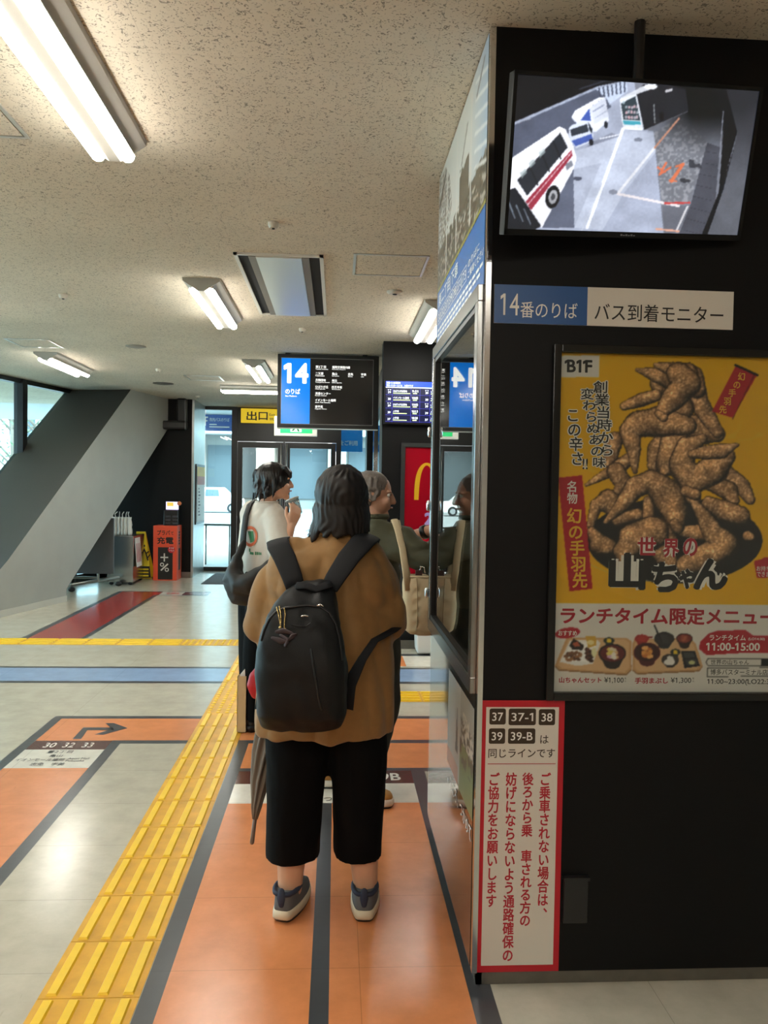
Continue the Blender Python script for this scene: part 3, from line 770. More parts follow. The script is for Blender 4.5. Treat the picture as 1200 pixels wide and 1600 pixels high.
for k in range(-2, 24):
    y = 2.54 + .3 * k
    if 5.45 < y < 6.3 or 7.6 < y < 7.95: tile(proto_dot, TX, y, 0, 'yellow tactile paving tile with raised dots where the guide strips meet', 'dotted tactile tiles at the crossings')
    else: tile(proto_bar, TX, y, 0, 'yellow tactile paving tile with four raised bars along the guide strip', 'barred tactile tiles of the long strip')
for k in range(1, 11):
    if k < 3: tile(proto_dot, TX - .3 * k, 7.84, 0, 'yellow tactile paving tile with raised dots where the guide strips meet', 'dotted tactile tiles at the crossings')
    else: tile(proto_bar, TX - .3 * k, 7.84, math.pi / 2, 'yellow tactile paving tile with bars running crosswise toward the left wall', 'barred tactile tiles of the left branch')
for k in range(1, 12):
    tile(proto_bar, TX + .3 * k, 5.84, math.pi / 2, 'yellow tactile paving tile with bars running crosswise past the pillar', 'barred tactile tiles of the right branch')

# ================================================================== THE PILLAR KIOSK'S SIGNS
WHITE = mat('sign_white', (205, 200, 190), .35); INK = mat('ink_black', (22, 20, 20), .4); RED = mat('sign_red', (176, 14, 34), .35)
FW = Frame((PX, PY0, 0), (1, 0, 0), (0, 0, 1))        # the wall facing the camera
def plate(fr, x0, y0, x1, y1, t=.004, uvbox=None):
    a = fr.uv(x0, y0); b = fr.uv(x1, y1)
    u0, v1 = a; u1, v0 = b
    if uvbox: u0, v0, u1, v1 = uvbox
    P = [fr.P(u0, v0), fr.P(u1, v0), fr.P(u1, v1), fr.P(u0, v1)]
    return MB().prism(P, fr.n * t), (u0, v0, u1, v1)

# --- monitor name plate
sg = thing('monitor_sign', 'blue and white sign strip in Japanese under the wall monitor', 'sign', (.86, PY0, 2.03))
w, (u0, v0, u1, v1) = plate(FW, 0, 0, 0, 0, .004, (.022, 2.027, .757, 2.142))
w.build('plate', WHITE, sg); f2 = FW.shifted(.004)
um = .305
b_ = MB(); rect(b_, f2, .022, 2.027, um, 2.142); b_.build('blue_field', mat('sign_blue', (26, 78, 140), .35), sg)
w = MB(); tp(w, '14', f2, 782, 475, 811, 476, 34, .001, .0); tp(w, '番のりば', f2, 813, 483, 902, 487, 25, .001, .004); w.build('lettering', mat('sign_letter_white', (226, 226, 222), .4), sg)
w = MB(); tp(w, 'バス到着モニター', f2, 929, 487, 1130, 493, 27, .001, .006); w.build('lettering', INK, sg)

# --- queue notice low on the wall
sg = thing('queue_notice', 'tall white notice with red border and red vertical Japanese text low on the black wall', 'sign', (.58, PY0, .05))
w, _ = plate(FW, 0, 0, 0, 0, .003, (.006, .047, .266, .888)); w.build('border', RED, sg); f2 = FW.shifted(.003)
w = MB(); rectp(w, f2, 761, 1100, 873, 1107, .0004); w = MB(); rect(w, f2, .024, .068, .248, .868, .0005); w.build('sheet', WHITE, sg)
BRN = mat('number_brown', (52, 36, 18), .4)
w = MB(); t = MB()
for s, a, y0, c, y1 in (('37', 765, 1107, 790, 1132), ('37-1', 795, 1107, 837, 1133), ('38', 842, 1108, 867, 1133), ('39', 764, 1138, 789, 1162), ('39-B', 794, 1138, 836, 1162)):
    ua, va = f2.uv(a, y0); ub, vb = f2.uv(c, y1); round_rect(w, f2, ua, vb, ub, va, .006, .0008)
    tp(t, s, f2, a + 4, (y0 + y1) / 2, c - 4, (y0 + y1) / 2 + .4, 13, .0014, .008)
w.build('number_boxes', BRN, sg); t.build('number_lettering', mat('sign_letter_white', (1, 1, 1)), sg)
w = MB(); tp(w, 'は', f2, 844, 1155, 857, 1155.5, 13, .001, .012); tp(w, '同じラインです', f2, 763, 1177, 867, 1177, 14, .001, .014); w.build('lettering', BRN, sg)
w = MB()
vert(w, 'ご乗車されない場合は、', f2, 852, 1207, 847, 1437, 18, .001, .026)
vert(w, '後ろから乗 車される方の', f2, 825, 1207, 820, 1448, 18, .001, .026)
vert(w, '妨げにならないよう通路確保の', f2, 799, 1207, 793, 1503, 18, .001, .026)
vert(w, 'ご協力をお願いします', f2, 772, 1207, 767, 1418, 18, .001, .026)
ua, va = f2.uv(762, 1193.5); ub, vb = f2.uv(868, 1195); rect(w, f2, ua, va - .001, ub, va + .001, .001)
w.build('red_lettering', mat('letter_red', (170, 18, 38), .4), sg)

# small black service box on the wall
bx_ = thing('service_box', 'small black cover box low on the black wall right of the notice', 'box', (.75, PY0, .2))
MB().box((.715, PY0 - .012, .2), (.79, PY0, .34)).build('cover', mat('box_black', (26, 26, 28), .3), bx_, bevel=.002)
MB().box((.712, PY0 - .02, .335), (.793, PY0, .345)).build('lip', mat('box_black', (1, 1, 1)), bx_)

# --- monitor on its arm
cx, cz, cyv, tw, th = .823, 2.463, 2.262, .748, .412
MT = Matrix.Translation((cx, cyv, cz)) @ (Matrix.Rotation(.169, 3, 'Z') @ Matrix.Rotation(.289, 3, 'X') @ Matrix.Rotation(-.059, 3, 'Y')).to_4x4()
tv = thing('wall_monitor', 'black wall monitor showing a grey camera view of buses, tilted down from the pillar', 'monitor', (cx, cyv, cz))
w = MB().box((-tw / 2, 0, -th / 2), (tw / 2, .035, th / 2)); w.v = [tuple(MT @ Vector(p)) for p in w.v]; w.build('casing', mat('tv_black', (9, 9, 10), .45, spec=.25), tv, bevel=.003)
R3 = MT.to_3x3(); FT = Frame(MT @ Vector((0, -.001, 0)), R3 @ Vector((1, 0, 0)), R3 @ Vector((0, 0, 1)))
w = MB(); bz = .010
for a, b2 in (((-tw / 2, -.006, -th / 2), (tw / 2, 0, -th / 2 + .016)), ((-tw / 2, -.006, th / 2 - bz), (tw / 2, 0, th / 2)), ((-tw / 2, -.006, -th / 2), (-tw / 2 + bz, 0, th / 2)), ((tw / 2 - bz, -.006, -th / 2), (tw / 2, 0, th / 2))): w.box(a, b2)
w.v = [tuple(MT @ Vector(p)) for p in w.v]; w.build('bezel', mat('tv_black', (1, 1, 1)), tv)
w = MB()
for k in range(6): rect(w, FT, -.02 + k * .008, -th / 2 + .005, -.014 + k * .008, -th / 2 + .010 - .002 * (k % 2), .008)
w.build('logo', mat('logo_grey', (120, 120, 124), .4), tv)
w = MB(); w.box((cx + .02, PY0 - .09, CZ - .35), (cx + .06, PY0, CZ - .3)).tube([(cx + .04, PY0 - .06, CZ), (cx + .04, PY0 - .06, cz + .05)], .016, ball=False).box((cx - .06, PY0 - .09, cz - .08), (cx + .12, PY0, cz + .08)); w.build('wall_arm', BLACKM, tv)

pr = Print(FT, -tw / 2 + bz, -th / 2 + .016, tw / 2 - bz, th / 2 - bz, 330, 190)
pr.units((pr.X - 780) * 2.857, (pr.Y - 90) * 2.857)
X, Y = pr.X, pr.Y
pr.C[:] = (16, 18, 24)
pr.poly([(40, 300), (430, 130), (600, 95), (640, 320), (692, 330), (745, 800), (20, 800)], (150, 158, 178))
pr.poly([(60, 300), (430, 138), (482, 185), (500, 220), (330, 330), (50, 470)], (74, 80, 98))
pr.line([(60, 302), (432, 140)], 4, (150, 160, 180))
pr.poly([(432, 140), (566, 103), (574, 150), (492, 210), (480, 185)], (176, 188, 210))
for k in range(7): pr.line([(445 + k * 19, 138 - k * 5), (452 + k * 18, 182 - k * 5)], 7, (60, 66, 84))
pr.poly([(60, 290), (70, 40), (620, 40), (610, 98), (500, 96), (430, 132)], (12, 13, 18))
pr.line([(360, 140), (520, 88)], 6, (44, 48, 60))
pr.poly([(600, 95), (1000, 120), (1070, 330), (985, 600), (905, 800), (735, 800), (688, 330), (640, 320)], (108, 112, 124))
pr.poly([(455, 470), (334, 760), (190, 760), (330, 500)], (84, 90, 108))
pr.poly([(330, 420), (545, 345), (540, 320), (690, 335), (700, 420), (560, 600), (460, 770), (335, 760)], (176, 184, 202), .75)
pr.poly([(500, 335), (430, 370), (380, 405), (540, 350)], (120, 126, 144))
pr.poly([(690, 335), (812, 262), (930, 380), (850, 650), (726, 650)], (104, 107, 116))
pr.blend((vnoise(X, Y, 9, 3) > .6) & pr.inside([(690, 335), (812, 262), (930, 380), (850, 650), (726, 650)]), (150, 152, 160), .6)
pr.poly([(726, 660), (850, 660), (800, 780), (738, 790)], (92, 95, 106))
pr.poly([(928, 380), (985, 400), (965, 640), (905, 800), (800, 790), (856, 650)], (64, 66, 76))
for k in range(8): pr.line([(924 - k * 14, 420 + k * 50), (985 - k * 10, 430 + k * 52)], 2, (40, 42, 50))
dark = np.clip((X - 640) / 220, 0, 1) * np.clip((430 - Y) / 260, 0, 1); pr.blend(np.clip(dark * 1.5, 0, 1), (9, 10, 13))
pr.poly([(960, 110), (1050, 130), (1062, 330), (1000, 560), (930, 800), (900, 800), (980, 600), (1000, 330)], (12, 13, 17))
pr.line([(1000, 240), (985, 430)], 4, (120, 124, 136)); pr.poly([(1010, 130), (1180, 100), (1090, 810), (926, 800), (1000, 590), (1064, 340)], (82, 85, 94))
pr.blend(pr.inside([(1010, 130), (1180, 100), (1090, 810), (926, 800), (1000, 590), (1064, 340)]) * np.clip((560 - Y) / 420, 0, .85), (22, 23, 28))
pr.line([(552, 318), (392, 760)], 13, (226, 230, 240)); pr.line([(460, 560), (360, 790)], 4, (180, 186, 200))
pr.line([(694, 402), (528, 608)], 11, (206, 208, 216)); pr.line([(528, 608), (800, 662)], 11, (206, 200, 204)); pr.line([(694, 402), (802, 272)], 8, (170, 120, 100)); pr.line([(740, 650), (850, 648)], 9, (170, 60, 60))
pr.line([(840, 665), (790, 775)], 9, (190, 190, 196)); pr.line([(700, 765), (800, 775)], 9, (200, 150, 130))
pr.line([(450, 362), (530, 345)], 5, (210, 214, 226))
pr.line([(820, 476), (768, 552)], 15, (196, 106, 74)); pr.line([(820, 476), (790, 486)], 10, (196, 106, 74)); pr.line([(760, 548), (790, 552)], 8, (196, 106, 74))
pr.line([(745, 470), (715, 522), (765, 490)], 9, (190, 100, 72)); pr.line([(708, 490), (740, 512)], 8, (190, 100, 72))
pr.blend((vnoise(X, Y, 22, 8) > .62) & (((X - 848) / 60) ** 2 + ((Y - 510) / 55) ** 2 < 1), (38, 40, 48), .85)
pr.ell(620, 367, 19, 9, (110, 116, 132)); pr.ell(508, 600, 20, 11, (120, 126, 142)); pr.ell(350, 540, 18, 9, (66, 70, 86))
# front bus
pr.poly([(20, 480), (46, 455), (268, 308), (296, 320), (330, 395), (346, 450), (330, 500), (190, 760), (140, 720), (20, 640)], (226, 228, 236))
pr.poly([(46, 455), (268, 308), (285, 318), (46, 490)], (244, 246, 250))
pr.poly([(80, 548), (272, 335), (306, 400), (124, 618)], (34, 38, 46))
for a, b2 in ((138, 490), (190, 430), (240, 372)): pr.line([(a, b2), (a + 34, b2 + 78)], 6, (20, 22, 28))
for a, b2 in ((108, 515), (146, 470), (190, 424)): pr.poly([(a - 16, b2), (a + 10, b2 - 20), (a + 16, b2), (a - 8, b2 + 24)], (150, 164, 166), .7)
pr.poly([(118, 642), (322, 412), (328, 436), (142, 682)], (142, 44, 62)); pr.line([(128, 656), (322, 424)], 3, (230, 220, 226))
pr.poly([(20, 600), (72, 580), (188, 752), (120, 790), (20, 790)], (24, 26, 32))
for a in (40, 75, 110): pr.line([(a, 620 + a * .5), (a + 30, 700 + a * .4)], 5, (100, 110, 122))
pr.poly([(294, 478), (322, 458), (330, 480), (302, 505)], (120, 124, 136))
pr.ell(238, 622, 32, 52, (18, 18, 22), 1, .2); pr.ell(240, 622, 19, 32, (150, 152, 158), 1, .2); pr.ell(240, 622, 9, 16, (60, 62, 68), 1, .2)
# lorry
pr.poly([(322, 268), (402, 222), (472, 176), (490, 282), (432, 332), (380, 330)], (206, 212, 226)); pr.poly([(322, 268), (402, 222), (470, 176), (440, 180), (340, 236)], (232, 236, 244))
pr.poly([(402, 226), (474, 180), (488, 262), (424, 300)], (190, 196, 212)); pr.line([(420, 240), (466, 212)], 6, (130, 138, 160)); pr.line([(428, 270), (482, 236)], 4, (150, 158, 176))
pr.poly([(362, 282), (402, 226), (410, 284)], (56, 78, 150))
pr.poly([(310, 318), (324, 300), (396, 282), (418, 320), (420, 372), (344, 404), (316, 372)], (196, 204, 220)); pr.poly([(316, 322), (392, 296), (400, 330), (322, 352)], (40, 46, 56)); pr.poly([(322, 372), (412, 340), (418, 366), (342, 396)], (62, 84, 156)); pr.poly([(396, 286), (416, 320), (416, 340), (402, 326)], (30, 36, 46))
pr.ell(476, 300, 9, 16, (30, 32, 40)); pr.ell(410, 378, 10, 16, (30, 32, 40))
# bus standing in the shade
pr.poly([(612, 160), (640, 122), (700, 112), (830, 140), (846, 236), (648, 324)], (26, 27, 33)); pr.poly([(538, 182), (640, 128), (706, 114), (680, 140), (614, 164)], (196, 200, 208), .9); pr.ell(676, 130, 30, 12, (210, 214, 220))
pr.poly([(538, 184), (612, 162), (644, 320), (632, 326), (556, 320), (546, 280)], (210, 216, 226)); pr.poly([(543, 205), (608, 172), (626, 262), (630, 282), (554, 278)], (44, 56, 64))
for k in range(16): pr.ell(556 + (k * 37) % 62, 200 + (k * 23) % 70, 6, 7, (150 + (k * 31) % 70, 170, 180), .8)
pr.poly([(552, 280), (630, 284), (632, 300), (556, 300)], (60, 150, 170)); pr.line([(556, 314), (636, 322)], 8, (226, 230, 236)); pr.line([(690, 210), (694, 290)], 5, (120, 126, 130)); pr.line([(652, 322), (842, 240)], 3, (90, 92, 100)); pr.ell(724, 262, 10, 20, (14, 14, 17))
pr.line([(746, 150), (768, 144)], 12, (170, 170, 176)); pr.line([(80, 292), (140, 272)], 4, (140, 146, 160))
pr.soften(1); pr.C = pr.C * (.76 + .14 * vnoise(X, Y, 60, 21) + .05 * vnoise(X, Y, 9, 22))[..., None]
pr.build('screen', printed('screen_glow', .15, 1.0), tv, .0005)

# --- fried chicken poster in its black frame
ps = thing('restaurant_poster', 'yellow fried chicken wings poster in a black frame on the pillar wall', 'poster', (1.03, PY0, .89))
pu0, pv0, pu1, pv1 = .225, .917, .955, 1.942
w = MB(); q = .024
for a, b2 in (((pu0 - q, pv0 - q), (pu0, pv1 + q)), ((pu1, pv0 - q), (pu1 + q, pv1 + q)), ((pu0, pv0 - q), (pu1, pv0)), ((pu0, pv1), (pu1, pv1 + q))):
    P = [FW.P(a[0], a[1]), FW.P(b2[0], a[1]), FW.P(b2[0], b2[1]), FW.P(a[0], b2[1])]; w.prism(P, FW.n * .028)
w.build('frame', mat('frame_gloss', (14, 14, 15), .18), ps, bevel=.003)
f2 = FW.shifted(.006)
pr = Print(f2, pu0, pv0, pu1, pv1, 300, 420)
PXX, PYY = pr.X.copy(), pr.Y.copy()
pr.units((PXX - 850) * 3.4286, (PYY - 550) * 3.4286)
X, Y = pr.X, pr.Y
pr.C[:] = (226, 170, 0)
bgp = vnoise(X, Y, 90, 2); pr.blend((np.abs(bgp - .5) < .012), (222, 184, 60), .5)
split = pr.V < (pv0 + (pv1 - pv0) * .263)
pr.ell(700, 1010, 470, 230, (20, 18, 18)); pr.line([(250, 1140), (420, 1215), (640, 1232)], 5, (190, 186, 170), .6)
wings = [[(250, 930, 20), (280, 820, 32), (350, 800, 60), (385, 840, 48)], [(400, 900, 35), (500, 870, 32)], [(560, 800, 30), (560, 890, 30)],
         [(700, 430, 52), (600, 520, 46), (590, 610, 34)], [(800, 400, 60), (860, 430, 60), (930, 440, 40)], [(700, 480, 70), (660, 600, 60), (640, 650, 20)], [(720, 640, 40), (800, 780, 40)],
         [(800, 200, 60), (830, 270, 48), (880, 350, 42), (930, 430, 30)], [(620, 170, 50), (640, 220, 34)], [(430, 290, 22), (520, 258, 36), (600, 232, 30)],
         [(700, 230, 70), (740, 300, 60), (700, 360, 50)],
         [(960, 640, 44), (1060, 720, 44), (1104, 790, 26)], [(900, 700, 44), (990, 745, 48), (1020, 795, 26)],
         [(380, 470, 40), (360, 560, 36), (345, 600, 18)], [(226, 712, 9), (320, 660, 24), (420, 600, 36), (470, 560, 30)], [(385, 640, 46), (425, 700, 44), (400, 740, 26)],
         [(880, 810, 34), (960, 850, 52), (1050, 880, 50)], [(740, 960, 28), (820, 970, 42), (876, 985, 24)], [(1090, 985, 26), (1112, 992, 18)],
         [(255, 960, 24), (300, 1030, 54), (350, 1040, 40)], [(620, 960, 70), (660, 1020, 56)], [(640, 1085, 56), (690, 1150, 40)],
         [(800, 800, 20), (862, 890, 40), (915, 985, 58), (975, 1030, 62), (860, 1105, 72), (760, 1140, 52)],
         [(580, 970, 84), (490, 1000, 88), (430, 1065, 56), (440, 1130, 38)],
         [(330, 910, 12), (420, 820, 38), (490, 725, 56), (575, 690, 56), (655, 760, 84), (700, 850, 66), (716, 935, 34)], [(700, 920, 26), (716, 945, 30)],
         [(770, 395, 46), (620, 372, 76), (505, 385, 66), (458, 425, 52), (480, 520, 38), (488, 640, 14)],
         [(850, 465, 26), (765, 512, 54), (735, 600, 64), (790, 700, 60), (915, 625, 74), (985, 560, 40)], [(790, 548, 20), (860, 540, 34), (955, 530, 38), (1035, 498, 10)], [(760, 745, 28), (812, 765, 28)],
         [(498, 95, 10), (600, 122, 38), (690, 140, 66), (790, 135, 60), (820, 200, 46)], [(600, 70, 14), (690, 95, 40), (760, 120, 60)], [(720, 120, 62), (765, 170, 70), (690, 250, 60), (628, 325, 32)], [(612, 330, 18), (640, 352, 22)]]
grain = vnoise(X, Y, 9, 4) * .45 + vnoise(X, Y, 4.4, 5) * .55; soft = vnoise(X, Y, 46, 6)
for wi, ch in enumerate(wings):
    best = np.full(X.shape, 9.0); nxx = np.zeros(X.shape); nyy = np.zeros(X.shape)
    for (x0, y0, r0), (x1, y1, r1) in zip(ch[:-1], ch[1:]):
        dx, dy = x1 - x0, y1 - y0; t = np.clip(((X - x0) * dx + (Y - y0) * dy) / (dx * dx + dy * dy + 1e-9), 0, 1)
        ex, ey = X - x0 - t * dx, Y - y0 - t * dy; rr = (r0 + (r1 - r0) * t) * (1 + .10 * (soft - .5) + .10 * (grain - .5)); d = np.hypot(ex, ey) / rr
        m = d < best; best = np.where(m, d, best); nxx = np.where(m, ex / rr, nxx); nyy = np.where(m, ey / rr, nyy)
    ins = best < 1.0
    nz = np.sqrt(np.clip(1 - best ** 2, 0, 1)); lum = np.clip(.10 + .92 * nz ** .8 - .40 * nyy - .26 * nxx, 0.10, 1.4) * (.66 + .68 * grain) * (.74 + .5 * soft)
    base = np.stack([178 * lum, 132 * lum, 88 * lum], -1)
    base += (np.clip(grain - .52, 0, .2) * nz * 260)[..., None]
    pr.blend(best < 1.10, (40, 24, 12), .85); pr.C = np.where(ins[..., None], base, pr.C)
# red hanging strip, banner, bubble
pr.poly([(76, 674), (204, 660), (260, 1268), (136, 1282)], (172, 20, 36))
pr.poly([(1028, 72), (1142, 122), (1010, 352), (900, 318)], (172, 20, 36)); pr.line([(1026, 70), (1144, 124)], 12, (20, 18, 18)); pr.line([(1130, 116), (1010, 360)], 3, (60, 20, 16))
pr.poly([(1125, 1120), (1210, 1100), (1500, 1110), (1500, 1200), (1140, 1210)], (178, 28, 48)); pr.ell(1190, 1112, 20, 12, (178, 28, 48))
pr.poly([(86, 20), (298, 16), (296, 134), (86, 136)], (214, 210, 200))
# lower white half with the menu trays
pr.C = np.where(split[..., None], np.array((214, 209, 198.)), pr.C)
pr.units((PXX - 850) * 3.4286, (PYY - 900) * 3.4286)
X, Y = pr.X, pr.Y
def tray(pts):
    pr.poly([(a, b + 8) for a, b in pts], (140, 100, 62)); pr.poly(pts, (196, 150, 100)); cx = sum(p[0] for p in pts) / len(pts); cy = sum(p[1] for p in pts) / len(pts)
    pr.poly([(cx + (a - cx) * .93, cy + (b - cy) * .92) for a, b in pts], (212, 170, 122))
tray([(120, 330), (440, 330), (470, 350), (468, 500), (440, 525), (80, 500), (58, 480)]); tray([(486, 335), (780, 335), (812, 360), (850, 480), (830, 505), (500, 520), (474, 500), (474, 360)])
def bowl(x, y, rx, ry, dep, rim, inside, fill):
    pr.poly([(x - rx, y), (x + rx, y), (x + rx * .55, y + dep), (x - rx * .55, y + dep)], rim); pr.ell(x, y + dep, rx * .55, ry * .4, rim); pr.ell(x, y, rx, ry, rim); pr.ell(x, y, rx * .9, ry * .85, inside)
    for i in range(18): pr.ell(x + math.cos(i * 2.4) * rx * .5 * ((i % 4) / 4 + .3), y + math.sin(i * 2.4) * ry * .45 * ((i % 4) / 4 + .3), rx * .16, ry * .2, fill[i % len(fill)])
pr.poly([(84, 460), (140, 345), (290, 345), (302, 360), (262, 470), (180, 482)], (226, 224, 218)); pr.poly([(96, 454), (146, 354), (286, 354), (254, 462)], (240, 238, 232))
for i in range(14): pr.ell(118 + i * 6, 430 + math.sin(i * 1.9) * 18, 13, 9, [(120, 76, 46), (150, 100, 62), (90, 54, 36)][i % 3], 1, i * .6)
pr.poly([(135, 372), (160, 335), (215, 372), (205, 398), (150, 392)], (36, 22, 20)); pr.poly([(150, 360), (180, 350), (196, 376), (165, 380)], (176, 84, 54)); pr.poly([(222, 322), (278, 324), (280, 372), (236, 386)], (206, 160, 60)); pr.ell(250, 356, 20, 12, (232, 216, 150))
for i in range(9): pr.ell(232 + (i % 3) * 9, 395 + i * 7, 15, 11, [(66, 34, 24), (96, 50, 32), (52, 28, 22)][i % 3], 1, .4)
pr.ell(268, 410, 14, 26, (224, 222, 170))
bowl(348, 346, 29, 18, 20, (52, 60, 52), (46, 50, 44), [(226, 190, 50)]); bowl(366, 415, 74, 52, 62, (34, 22, 22), (96, 24, 26), [(222, 206, 170), (236, 228, 214), (226, 200, 96), (216, 170, 120), (206, 160, 190)])
bowl(524, 335, 38, 22, 30, (150, 28, 28), (166, 40, 38), [(176, 46, 42)]); pr.ell(570, 328, 12, 6, (130, 24, 26)); bowl(644, 336, 54, 36, 40, (28, 28, 32), (38, 38, 42), [(48, 48, 52)]); pr.line([(592, 266), (630, 350)], 9, (22, 22, 26)); bowl(752, 335, 44, 28, 42, (40, 24, 22), (120, 44, 36), [(170, 96, 66), (150, 70, 54)])
bowl(552, 410, 72, 54, 52, (74, 18, 22), (52, 16, 18), [(206, 130, 56), (222, 150, 70), (190, 110, 50), (232, 170, 96)]); bowl(676, 450, 46, 34, 28, (40, 34, 32), (56, 48, 44), [(226, 222, 212)]); pr.ell(672, 462, 30, 17, (228, 224, 216)); bowl(704, 408, 27, 18, 18, (44, 50, 44), (40, 44, 40), [(226, 190, 50)])
pr.poly([(734, 402), (808, 400), (836, 482), (752, 494)], (30, 30, 34)); pr.poly([(746, 412), (800, 410), (812, 436), (752, 440)], (64, 66, 66)); pr.poly([(756, 448), (816, 444), (826, 474), (764, 480)], (58, 60, 60)); pr.ell(792, 464, 18, 11, (190, 190, 130))
pr.ell(126, 305, 68, 28, (172, 22, 38), 1, -.15)
pr.poly([(838, 350), (880, 310), (930, 292), (1080, 290), (1120, 318), (1500, 318), (1500, 412), (1100, 410), (870, 424), (830, 390)], (172, 22, 38))
for a in (870, 1500): pass
pr.line([(880, 442), (1500, 442)], 4, (30, 28, 28)); pr.line([(880, 482), (1500, 482)], 4, (30, 28, 28)); pr.line([(880, 442), (868, 462), (880, 482)], 4, (30, 28, 28)); pr.poly([(1164, 444), (1500, 444), (1500, 480), (1164, 480)], (24, 22, 22))
pr.line([(874, 492), (1500, 492)], 4, (30, 28, 28)); pr.line([(874, 538), (1500, 538)], 4, (30, 28, 28)); pr.line([(874, 492), (874, 538)], 4, (30, 28, 28))
PAP = printed('poster_print', .6)
pr.soften(1); pr.build('printed_sheet', PAP, ps)
pxc = lambda x, y: (850 + x / 3.4286, 550 + y / 3.4286)
f3 = f2; INKP = mat('poster_black', (20, 18, 18), .4); HALO = mat('poster_white', (224, 220, 208), .4); PRED = mat('poster_red', (166, 22, 40), .4); PYL = mat('poster_yellow', (226, 180, 50), .4)
wh, bk, rd, yl = MB(), MB(), MB(), MB()
def both(fn, *a, halo=.07, bold=.016, col=None):
    fn(wh, *a, e=.0008, bold=bold + halo); fn(col if col is not None else bk, *a, e=.0014, bold=bold)
def vv(body, x0, y0, x1, y1, w_, **k):
    a, b2 = pxc(x0, y0), pxc(x1, y1); both(lambda mb, *q, e, bold: vert(mb, *q, e=e, bold=bold), body, f3, a[0], a[1], b2[0], b2[1], w_ / 3.4286, **k)
vv('創業当時から', 300, 155, 340, 560, 82); vv('変わらぬあの味', 226, 195, 300, 622, 74); vv('この辛さ', 150, 300, 182, 610, 76)
a, b2 = pxc(206, 600), pxc(234, 600); both(lambda mb, *q, e, bold: tp(mb, *q, e=e, bold=bold), '!!', f3, a[0], a[1], b2[0], b2[1], 17)
tp(bk, 'B1F', f3, *pxc(110, 72), *pxc(258, 80), 20, .001, .03)
a = pxc(150, 690), pxc(152, 815); vert(wh, '名物', f3, *a[0], *a[1], 58 / 3.4286, .001, .02)
a = pxc(158, 835), pxc(196, 1265); vert(yl, '幻の手羽先', f3, *a[0], *a[1], 84 / 3.4286, .001, .025)
a = pxc(1070, 110), pxc(945, 330); vert(yl, '幻の手羽先', f3, *a[0], *a[1], 42 / 3.4286, .001, .02)
for s, x0, x1, y in (('世', 500, 600, 1040), ('界', 636, 724, 1050), ('の', 744, 822, 1045)):
    both(lambda mb, *q, e, bold: tp(mb, *q, e=e, bold=bold), s, f3, *pxc(x0, y), *pxc(x1, y), 100 / 3.4286, col=rd, halo=.10, bold=.03)
for s, x0, x1, y, h in (('山', 345, 545, 1175, 200), ('ち', 575, 720, 1205, 165), ('ゃ', 722, 810, 1215, 110), ('ん', 800, 985, 1190, 170)):
    both(lambda mb, *q, e, bold: tp(mb, *q, e=e, bold=bold), s, f3, *pxc(x0, y), *pxc(x1, y), h / 3.4286, halo=.10, bold=.05)
pxd = lambda x, y: (850 + x / 3.4286, 900 + y / 3.4286)
tp(rd, 'ランチタイム限定メニュー', f3, *pxd(88, 212), *pxd(1240, 218), 27, .001, .035)
tp(wh, 'おすすめ', f3, *pxd(76, 312), *pxd(176, 300), 8, .001, .02); tp(wh, 'ランチタイム', f3, *pxd(886, 328), *pxd(1080, 332), 9, .001, .02); tp(wh, '(LO14:30)', f3, *pxd(1094, 338), *pxd(1182, 340), 5, .001, .01); tp(wh, '11:00-15:00', f3, *pxd(868, 378), *pxd(1156, 380), 12.5, .001, .025)
tp(bk, '世界の山ちゃん', f3, *pxd(892, 461), *pxd(1098, 462), 8, .001, .008); tp(bk, '博多バスターミナル店', f3, *pxd(890, 515), *pxd(1198, 515), 9, .001, .01); tp(bk, '11:00~23:00(LO22:30)', f3, *pxd(874, 568), *pxd(1240, 570), 10, .001, .012)
tp(rd, '山ちゃんセット', f3, *pxd(80, 557), *pxd(308, 557), 9, .001, .035); tp(bk, '¥1,100', f3, *pxd(322, 559), *pxd(426, 559), 9.5, .001, .008); tp(rd, '手羽まぶし', f3, *pxd(486, 560), *pxd(664, 560), 9.5, .001, .035); tp(bk, '¥1,300', f3, *pxd(678, 560), *pxd(788, 560), 9.5, .001, .008)
tp(bk, '税', f3, *pxd(430, 548), *pxd(440, 548), 3, .001); tp(bk, '込', f3, *pxd(430, 562), *pxd(440, 562), 3, .001); tp(bk, '税', f3, *pxd(794, 548), *pxd(804, 548), 3, .001); tp(bk, '込', f3, *pxd(794, 562), *pxd(804, 562), 3, .001)
tp(wh, 'お持ち', f3, *pxc(1138, 1162), *pxc(1210, 1158), 8, .001, .01); tp(wh, 'できます', f3, *pxc(1140, 1192), *pxc(1232, 1188), 8, .001, .01)
wh.build('white_lettering', HALO, ps); bk.build('black_lettering', INKP, ps); rd.build('red_lettering', PRED, ps); yl.build('yellow_lettering', PYL, ps)
P = [FW.P(pu0, pv0, .016), FW.P(pu1, pv0, .016), FW.P(pu1, pv1, .016), FW.P(pu0, pv1, .016)]
MB().prism(P, FW.n * .003).build('cover_glass', glass('poster_glass', (246, 248, 248), 1.4), ps)

